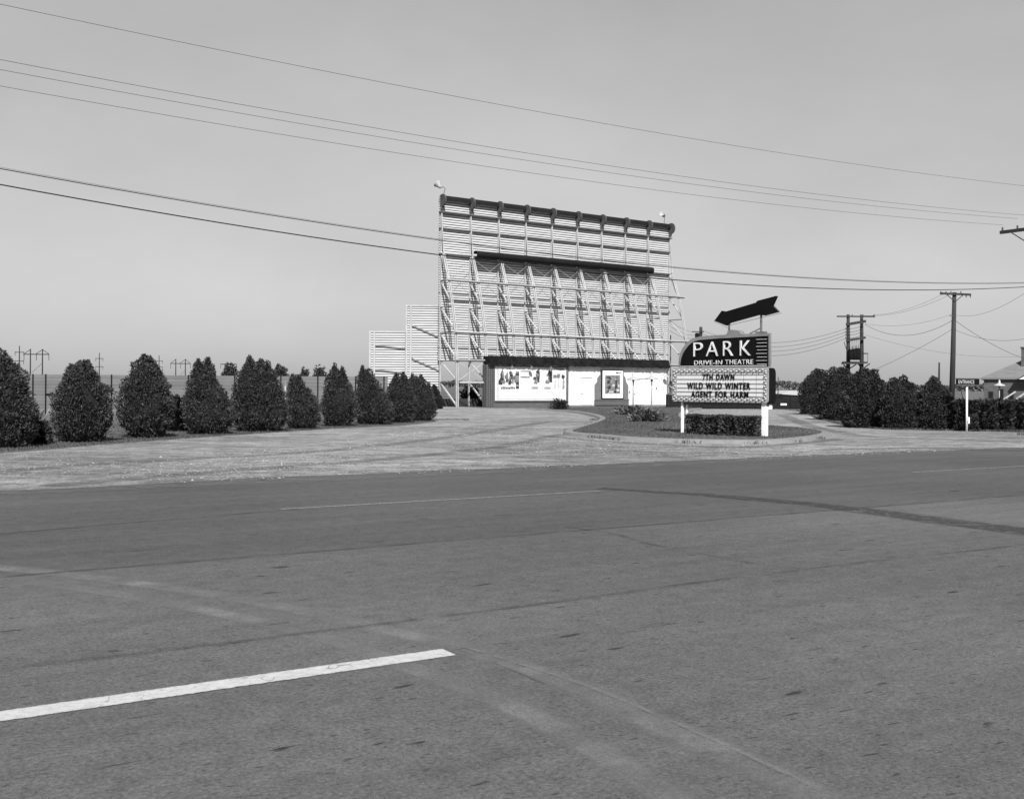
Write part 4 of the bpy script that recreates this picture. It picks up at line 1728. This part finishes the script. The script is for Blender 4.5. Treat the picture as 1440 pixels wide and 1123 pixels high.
m.add([(g0 - .15, -1.0, e0 - .16), (g0 + 1.8, -1.0, e0 + .95), (g0 + 3.75, -1.0, e0 - .16), (g0 - .15, 1.5, e0 - .16), (g0 + 1.8, 2.6, e0 + .95), (g0 + 3.75, 1.5, e0 - .16),
       (g0 - .15, -1.0, e0 - .08), (g0 + 1.8, -1.0, e0 + 1.05), (g0 + 3.75, -1.0, e0 - .08), (g0 - .15, 1.5, e0 - .08), (g0 + 1.8, 2.6, e0 + 1.05), (g0 + 3.75, 1.5, e0 - .08)],
      [(6, 7, 10, 9), (7, 8, 11, 10), (0, 3, 4, 1), (1, 4, 5, 2), (0, 1, 7, 6), (1, 2, 8, 7), (3, 9, 10, 4), (4, 10, 11, 5), (0, 6, 9, 3), (2, 5, 11, 8)])
m.build('porch_roof', M['roof_light'], hr)
for pa, pb, yt in ((1391, 1396, 551), (1405.5, 1410.5, 547.5), (1419.5, 1425, 550)):
    a, zt_ = hw_(pa, yt)
    c = hw_(pb, yt)[0]
    m = MB()
    m.box(a - .06, c + .06, -.05, -.003, .75, zt_ + .06)
    wd_ = m.build('window', M['wood_pole'], house)
    m = MB()
    m.box(a, c, -.06, -.052, .81, zt_)
    m.build('pane', M['window'], wd_)
for pa, pb, lab in ((1413.5, 1421.5, 'leaning pale pole standing next to the lamp with the bright shade'), (1431, 1437.5, 'leaning pale pole below the porch gable of the brick house')):
    a, c = world(pa, 564, HD - 5.2), world(pb, 550.5, HD - 3.0)
    o = Vector((a.x, HD - 5.2, 0))
    dirv = (c - a)
    simple('leaning_pole', o, lab, 'pole', [('pole', MB().bar((-dirv.x * .95, -dirv.y * .0, 0), (c.x - a.x, 1.4, c.z), .11, .08), M['lamp'])], 'pale poles leaning at the house')


# ------------------------------------------------------------------ lamps, driveway sign, little spotlight
def lamp_post(px, ytop, ybase, label, zg, dz=None, first=None, scale=1.0):
    f = gp(px, ybase, zg) if dz is None else Vector(((px - 720) / F * dz, dz, zg))
    H = world(px, ytop, f.y).z - zg
    t = thing('lamp_post', (f.x, f.y, zg), label, 'lamp', 'white shaded lamp posts')
    MB().tube([(0, 0, -.03), (0, 0, H * .5), (0, 0, H - .38)], [.045, .04, .035], 8).build('pole', M['lamp'], t, True)
    MB().lathe([(.40, -.10), (.41, -.07), (.33, .0), (.14, .07), (.08, .14), (.07, .26), (.03, .34), (.01, .36)], (0, 0, H - .36), 18).build('lamp_shade', M['lamp'], t, True)
    MB().lathe([(.06, -.20), (.08, -.14), (.05, -.06)], (0, 0, H - .38), 10).build('lamp_globe', M['steel_dark'], t, True)
    return t


lamp_post(890.3, 523.5, 579, 'pale lamp post on the lawn beside the poster case', IZ)
lamp_post(916.2, 522.5, 580.5, 'pale lamp post on the lawn nearest the white wall corner', IZ)
lamp_post(1405.3, 533.5, 0, 'white lamp post with bright shade rising behind the low hedge', 0, 75)

f = gp(1359.3, 606.3)
ds = thing('driveway_sign', f, 'small black lettered driveway sign on a slim white post', 'sign', None, R_(-6))
zt_, zb_s = world(1359, 532.6, f.y).z, world(1359, 541, f.y).z
wl, wr = (1359.3 - 1345) / F * f.y, (1375.5 - 1359.3) / F * f.y
MB().tube([(0, 0, -.05), (0, 0, zb_s * .5), (0, 0, zb_s - .08)], [.042, .04, .038], 10).build('post', M['white_post'], ds, True)
MB().box(-.05, .05, -.04, .06, zb_s - .08, zb_s - .003).build('bracket', M['steel_dark'], ds)
sb = MB().box(-wl, wr, -.05, .07, zb_s, zt_).build('sign_box', M['black'], ds)
m = MB()
for (x0q, x1q, z0q, z1q) in ((-wl - .02, wr + .02, zt_ + .002, zt_ + .03), (-wl - .02, wr + .02, zb_s - .03, zb_s - .002)):
    m.box(x0q, x1q, -.07, .09, z0q, z1q)
m.build('frame', M['steel_dark'], sb)
text_mesh('lettering', 'ENTRANCE', (wl + wr) * .70, (zt_ - zb_s) * .60, .006, M['ink_pale'], sb, (-wl + .06, -.053, zb_s + (zt_ - zb_s) * .2), .0)
MB().bar((-wl + .15, .05, zb_s - .03), (-wl + .42, .3, .9), .03, .03).build('brace', M['steel_dark'], ds)
MB().box(.045, .10, -.04, .02, .30, .55).build('meter_box', M['white_post'], ds)

f = gp(1058.5, 613, IZ)
spt = thing('spotlight', f, 'tiny ground spotlight at the foot of the clipped hedge', 'spotlight', None, R_(20))
MB().lathe([(.03, -.1), (.075, -.04), (.10, .05), (.105, .07), (.085, .07), (.05, .0)], (0, 0, .15), 12, (-.5, .5, .6)).build('lamp_head', M['white_post'], spt, True)
MB().tube([(0, 0, -.03), (0, 0, .12)], .018, 6).build('stake', M['steel_dark'], spt)


# ------------------------------------------------------------------ poles and wires
def insul(mb, x, y, z):
    mb.lathe([(.03, 0), (.05, .04), (.035, .08), (.055, .12), (.03, .17)], (x, y, z), 8)


# right roadside pole, mostly outside the picture
NW = None
PD = 52.0
pr = Vector((world(1449, 400, PD).x, PD, 0))
zarm = world(1405, 320.5, PD).z
rp = thing('utility_pole', pr, 'roadside power pole cut by the edge, one end of its crossarm in view', 'utility pole', None, ROAD)
MB().tube([(0, 0, -.2), (0, 0, 6), (0, 0, 11.6)], [.17, .15, .11], 12).build('pole', M['wood_pole'], rp, True)
MB().box(-.06, .06, -1.62, 1.62, zarm - .10, zarm + .06).build('crossarm', M['wood_pole'], rp)
MB().bar((-.09, -.95, zarm - .12), (-.09, 0, zarm - .78), .05, .04).build('brace', M['wood_pole'], rp)
MB().bar((-.09, .95, zarm - .12), (-.09, 0, zarm - .78), .05, .04).build('brace', M['wood_pole'], rp)
for yy in (-1.5, -.7, .7, 1.5):
    q = MB()
    insul(q, 0, yy, zarm + .06)
    q.build('insulator', M['porcelain'], rp)
q = MB()
insul(q, 0, 0, 11.6)
q.build('insulator', M['porcelain'], rp)


def span(name, pts, off, r, label, mat='wire', group=None, cat='wire', far=95.0, both=False):
    """overhead wire in the pole line's vertical plane (shifted off metres away from the road) through three sighted points"""
    o = pr + RN * off
    P = [hit(a, c, o, RN) for a, c in pts]
    ss = [(q - o).dot(RS) for q in P]
    co = np.polyfit(ss, [q.z for q in P], 2)
    s1 = 0.0
    s0 = ss[0] - 14
    if co[0] < 0:
        co = np.append([0.0], np.polyfit(ss, [q.z for q in P], 1))
    path = []
    for k in range(49):
        s_ = s0 + (s1 - s0) * k / 48
        q = o + RS * s_
        path.append((q.x - o.x, q.y - o.y, float(np.polyval(co, s_))))
    z1 = path[-1][2]
    root = MB().tube(path, r, 6).build(name, M[mat], None, True, fix=False)
    root.location = (o.x, o.y, 0)
    return tag(root, label, cat, group)


G1 = 'thin power wires overhead'
span('power_line', [(0, 6), (720, 150.5), (1437, 261)], 0.0, .0065, 'highest thin wire, crossing the upper sky alone', group=G1)
span('power_line', [(0, 84), (720, 212), (1440, 302.5)], -.7, .0065, 'upper wire of the three close thin wires', group=G1)
span('power_line', [(0, 98), (720, 222.5), (1440, 308)], .7, .0065, 'middle wire of the three close thin wires', group=G1)
span('power_line', [(0, 121), (720, 239.5), (1405, 316)], 1.5, .0065, 'lowest wire of the three close thin wires, ending on the crossarm', group=G1)
G2 = 'thick telephone cables across the screen'
span('telephone_cable', [(0, 237.2), (936, 375.2), (1440, 398)], -.2, .013, 'upper thick cable with lashed strand passing in front of the screen', 'cable', G2, 'cable')
span('telephone_cable', [(0, 259.5), (936, 392.5), (1430, 404)], -.15, .018, 'lower thick black cable passing in front of the screen', 'cable', G2, 'cable')
span('support_strand', [(0, 235.2), (936, 373.9), (1440, 397)], -.2, .005, 'thin steel strand carrying the upper thick cable', 'wire', None, 'cable')


def sag(name, a, b_, drop, r, label, group=None, mat='wire'):
    a, b_ = Vector(a), Vector(b_)
    o = Vector((a.x, a.y, 0))
    path = []
    for k in range(21):
        t = k / 20
        q = a.lerp(b_, t)
        path.append((q.x - o.x, q.y - o.y, q.z - drop * 4 * t * (1 - t)))
    root = MB().tube(path, r, 5).build(name, M[mat], None, True, fix=False)
    root.location = o
    return tag(root, label, 'wire', group)


# pole behind the hedge on the right
UD = 84.0
f = world(1338.5, 560, UD)
tp = world(1342.2, 411, UD)
up = thing('utility_pole', (f.x, UD, 0), 'slightly leaning wooden utility pole behind the low hedge', 'utility pole')
lean = tp.x - f.x
MB().tube([(-.03, 0, -.2), (lean * .5, 0, tp.z * .5), (lean, 0, tp.z)], [.22, .19, .15], 12).build('pole', M['wood_pole'], up, True)
za_ = world(1342, 413.5, UD).z
hw = (1364 - 1321) / F * UD / 2
arm = MB().bar((lean - hw, -.2, za_ + .03), (lean + hw, -.2, za_ - .05), .13, .16).build('crossarm', M['wood_pole'], up)
for k in (-.95, -.62, -.3, .35, .7, .97):
    q = MB()
    insul(q, lean + hw * k, -.2, za_ + .05 if k < .5 else za_ - .28)
    q.build('insulator', M['porcelain'], up)
for sg in (-1, 1):
    MB().bar((lean + sg * .65, -.14, za_ - .06), (lean * .95, -.14, za_ - .62), .05).build('brace', M['wood_pole'], up)
MB().box(lean - .34, lean - .1, -.08, .08, world(1340, 444.5, UD).z, world(1340, 443.3, UD).z).build('bracket', M['steel_dark'], up)

# double pole with transformers
TD = 96.0
a, c = world(1192, 500, TD), world(1213.5, 500, TD)
tx = thing('transformer_platform', (a.x, TD, 0), 'double pole structure carrying a bank of dark transformers on a platform', 'transformer')
dxp = c.x - a.x
dyp = .5
ztp = world(1192, 442, TD).z
for xx, yy, wx in ((0, 0, 'pole'), (dxp, dyp, 'pole')):
    MB().tube([(xx, yy, -.2), (xx + .06, yy, ztp * .55), (xx + .02, yy, ztp)], [.20, .18, .14], 12).build('pole', M['wood_pole'], tx, True)


def L(px_, py_):
    q = world(px_, py_, TD)
    return q.x - a.x, q.z


for (pa, ya, pb, yb, th, yo) in ((1176, 445, 1230.5, 445, .12, -.24), (1188.5, 456.6, 1217.5, 451.5, .24, -.3), (1188.5, 479, 1217, 474.5, .2, -.3)):
    (xa_, z_a), (xb2, z_b) = L(pa, ya), L(pb, yb)
    MB().bar((xa_, yo, z_a), (xb2, yo + .3, z_b), .12, th).build('crossarm', M['wood_pole'], tx)
for pxx in (1192, 1198, 1209.5, 1213, 1228.5):
    xi, zi = L(pxx, 444.5)
    q = MB()
    insul(q, xi, -.1, zi)
    q.build('insulator', M['porcelain'], tx)
for k, yy in enumerate((462, 466.5, 470.5, 475)):
    (xa_, z_a), (xb2, z_b) = L(1190, yy), L(1213, yy - 4.5)
    MB().tube([(xa_ + (xb2 - xa_) * j / 6, -.25 + .3 * j / 6, z_a + (z_b - z_a) * j / 6 - .12 * math.sin(math.pi * j / 6)) for j in range(7)], .02, 5).build('jumper_wire', M['wire'], tx)
    q = MB()
    insul(q, xa_ - .12, -.25, z_a - .1)
    q.build('insulator', M['porcelain'], tx)
    q = MB()
    insul(q, xb2 + .02, .1, z_b - .1)
    q.build('insulator', M['porcelain'], tx)
for k, pxx in enumerate((1195.2, 1200.2, 1205.6)):
    x_, z0q = L(pxx, 506)
    _, z1q = L(pxx, 491.5 - k)
    q = MB()
    yq = -.3 + .16 * k
    q.lathe([(.27, 0), (.28, .04), (.28, z1q - z0q - .05), (.2, z1q - z0q)], (x_, yq, z0q), 14)
    tk_ = q.build('transformer_can', M['iron'], tx, True)
    for dx_ in (-.09, .09):
        q = MB()
        q.lathe([(.03, 0), (.045, .06), (.03, .12), (.045, .18), (.02, .3)], (x_ + dx_, yq, z1q - .01), 8)
        q.tube([(x_ + dx_, yq, z1q + .28), (x_ + dx_ * .8, yq + .1, z1q + .95)], .014, 5)
        q.build('bushing', M['porcelain'], tk_)
xa_, zp = L(1181, 511)
xb2, zp2 = L(1223, 509)
MB().bar((xa_, -.75, zp), (xb2 - .8, -.55, zp + .03), .5, .14).build('platform_beam', M['wood_pole'], tx)
MB().bar((xa_ + .5, .75, zp + .12), (xb2, .75, zp + .12), .45, .14).build('platform_beam', M['wood_pole'], tx)
MB().box(xa_ + .4, xb2 - .4, -.5, .5, zp + .03, zp + .10).build('platform', M['wood_pole'], tx)
for (pa, ya, pb, yb) in ((1192.5, 519, 1202, 512), (1192, 519, 1184, 513), (1212, 518, 1204, 511), (1213, 518, 1221, 511)):
    (x1q, z1q), (x2q, z2q) = L(pa, ya), L(pb, yb)
    MB().bar((x1q, -.2, z1q), (x2q, -.45, z2q), .09).build('brace', M['wood_pole'], tx)
(x1q, z1q), (x2q, _) = L(1214.5, 496.7), L(1223.5, 496)
MB().bar((x1q, .3, z1q), (x2q, .6, z1q), .08, .10).build('hand_rail', M['wood_pole'], tx)
for pxx in (1216.5, 1222.7):
    xx, _ = L(pxx, 500)
    MB().bar((xx, .5, zp + .1), (xx, .5, z1q), .035).build('rail_post', M['wood_far'], tx)
(x1q, z1q), (x2q, z2q) = L(1186.5, 482), L(1190.5, 495)
MB().tube([(x1q, -.3, z1q + .1), (x1q - .05, -.3, z1q), (x1q + .1, -.3, (z1q + z2q) / 2), (x2q, -.2, z2q)], .03, 6).build('drop_lead', M['wire'], tx)

# pole behind the marquee
BD = 118.0
q0 = world(985.5, 470, BD)
bp = thing('utility_pole', (q0.x, BD, 0), 'far pole top with a small transformer poking up behind the marquee', 'utility pole')
zz_ = world(985.5, 459.5, BD).z
MB().tube([(0, 0, -.2), (0, 0, zz_)], [.24, .17], 10).build('pole', M['wood_pole'], bp, True)
MB().lathe([(.22, 0), (.24, .05), (.24, .75), (.15, .82)], (-.42, -.1, zz_ - 1.5), 12).build('transformer_can', M['iron'], bp, True)
MB().bar((-1.0, -.2, zz_ - .55), (.3, -.2, zz_ - .55), .10).build('crossarm', M['wood_pole'], bp)

G3 = 'wires between the marquee pole and the transformers'
lb = ['topmost', 'second from top', 'third from top', 'lowest']
for k in range(4):
    A = Vector((a.x - .15, TD - .25, world(1190, 462 + 4.3 * k, TD).z))
    B = Vector((q0.x, BD - .2, zz_ - .35 - .35 * k))
    sag('power_line', B, A, 1.35 + .12 * k, .016, lb[k] + ' of the four wires running from the transformer poles behind the marquee', G3)
G4 = 'wires from the screen tower to the marquee pole'
tw = S0 + T * (LEN - .1) - NRM * .0
for k, yy in enumerate((447, 455, 462)):
    A = tw + Vector((0, .1, world(942, yy, tw.y).z))
    B = Vector((q0.x, BD - .2, zz_ - .5 - .28 * k))
    sag('power_line', A, B, .5, .014, ('upper', 'middle', 'lower')[k] + ' wire from the tower edge to the pole behind the marquee', G4)
G5 = 'wires at the leaning utility pole'
pq = lambda x, y, d: world(x, y, d)
sag('power_line', pq(1216, 456, TD), pq(1340, 450, UD), 1.1, .016, 'sagging dark wire from transformers to the leaning pole', G5)
sag('power_line', pq(1228, 443, TD), pq(1325, 414, UD), .35, .010, 'upper faint wire rising from transformers to the pole crossarm', G5)
sag('power_line', pq(1213, 443.5, TD), pq(1332, 416, UD), .5, .010, 'lower faint wire rising from transformers to the pole crossarm', G5)
sag('power_line', pq(1217, 455, TD), pq(1339, 441.5, UD), .5, .009, 'faint wire from transformers to the pole bracket', G5)
sag('guy_wire', pq(1229, 520, TD - 4), pq(1339, 463, UD), .15, .014, 'straight guy wire slanting up from the evergreens to the leaning pole', G5)
sag('power_line', pq(1344, 451, UD), pq(1437, 503, HD + 3), .25, .016, 'service wire slanting down from the leaning pole to the chimney', G5)
sag('power_line', pq(1344, 464, UD), pq(1500, 458, 70), .9, .012, 'dark sagging wire leaving the leaning pole above the house', G5)
sag('power_line', pq(1344, 443, UD), pq(1449, 407, PD), .5, .009, 'faint wire rising from the leaning pole to the roadside pole', G5)
sag('power_line', pq(1217, 471, TD), pq(1480, 497, 110), 1.0, .009, 'lowest faint wire crossing behind the leaning pole', G5)
p = world(1328, 545, 95)
simple('stub_pole', (p.x, 95, 0), 'short dark stub of a pole rising behind the pointed evergreen', 'pole', [('pole', MB().tube([(0, 0, 0), (0, 0, world(1320.5, 509.5, 95).z)], [.13, .07], 8), M['wood_pole'])]).location.x = world(1320.5, 545, 95).x


# transmission structures far behind the fence
def hframe(pa, pb, ytop, yarm, d, label):
    a_, b2 = world(pa, 540, d), world(pb, 540, d)
    t = thing('transmission_tower', (a_.x, d, 0), label, 'pylon', 'double pole pylons behind the fence')
    W_ = b2.x - a_.x
    Z1, Za = world(pa, ytop, d).z, world(pa, yarm, d).z
    for xx in (0, W_):
        MB().tube([(xx, 0, 0), (xx, 0, Z1)], [.28, .2], 8).build('pole', M['wood_pole'], t)
    e_ = W_ * .53
    MB().bar((-e_, 0, Za), (W_ + e_, 0, Za), .3, .35).build('crossarm', M['wood_pole'], t)
    for x1_, x2_ in ((0, -e_), (W_, W_ + e_), (W_, W_ * .45)):
        MB().bar((x1_, 0, Z1 - .2), (x2_, 0, Za + .15), .18).build('brace', M['wood_pole'], t)
    for xx in (-e_, W_ * .5, W_ + e_):
        MB().tube([(xx, 0, Za - .1), (xx, 0, Za - 2.2)], .12, 6).build('insulator', M['porcelain'], t)
    MB().bar((W_, 0, Za - 3.0), (W_ * .15, 0, Za - 6.5), .12).build('brace', M['wood_far'], t)


hframe(42.5, 59.5, 490.5, 498, 380, 'nearest double pole pylon, beside the cedar cut by the edge')
hframe(247, 260.5, 504.5, 511, 480, 'double pole pylon between the upright and the twin tipped cedar')
hframe(316, 327, 511, 512, 560, 'far double pole pylon half hidden by the evergreen above the fence')


def mast(px_, ytop, y1, y2, hw_, d, label):
    a_ = world(px_, 540, d)
    t = thing('transmission_pole', (a_.x, d, 0), label, 'pylon', 'single pole pylons behind the fence')
    sc = d / F
    MB().tube([(0, 0, 0), (0, 0, world(px_, ytop, d).z)], [.28, .16], 8).build('pole', M['wood_pole'], t)
    for yy in (y1, y2):
        zq = world(px_, yy, d).z
        MB().bar((-hw_ * sc, 0, zq), (hw_ * sc, 0, zq), .2, .25).build('crossarm', M['wood_pole'], t)
        for sg in (-1, 1):
            MB().tube([(sg * hw_ * sc, 0, zq + .3), (sg * hw_ * sc, 0, zq - 1.2)], .1, 6).build('insulator', M['porcelain'], t)


mast(27, 486, 495.2, 507.5, 6, 380, 'tall single pole pylon beside the nearest double pole pylon')
mast(139.5, 496, 504, 515.5, 5, 440, 'single pole pylon over the fence just past the egg shaped cedar')
mast(223.5, 499.5, 507.5, 516, 5, 480, 'single pole pylon over the fence behind the upright cedar')

# far wood on the horizon
rs = np.random.default_rng(99)
Pl = []
for k in range(22000):
    xx = rs.uniform(-900, 1100)
    H = 6.5 + 5.0 * noise.noise(Vector((xx * .012, 3, 0))) + 2.0 * noise.noise(Vector((xx * .06, 7, 0)))
    Pl.append((xx, 1150 + rs.uniform(-25, 25), rs.uniform(0, 1) ** .7 * max(H, 2)))
Pl = np.array(Pl)
Dl = rs.normal(0, .6, (len(Pl), 3)) + np.array([0, -.2, .8])
Dl /= np.linalg.norm(Dl, axis=1)[:, None]
fw = card_object('far_woods', leaf_cards(Pl, Dl, 2.4, 2.4, rs), M['far_leaf'], None)
tag(fw, 'distant wood along the flat horizon', 'wood', None, 'stuff')
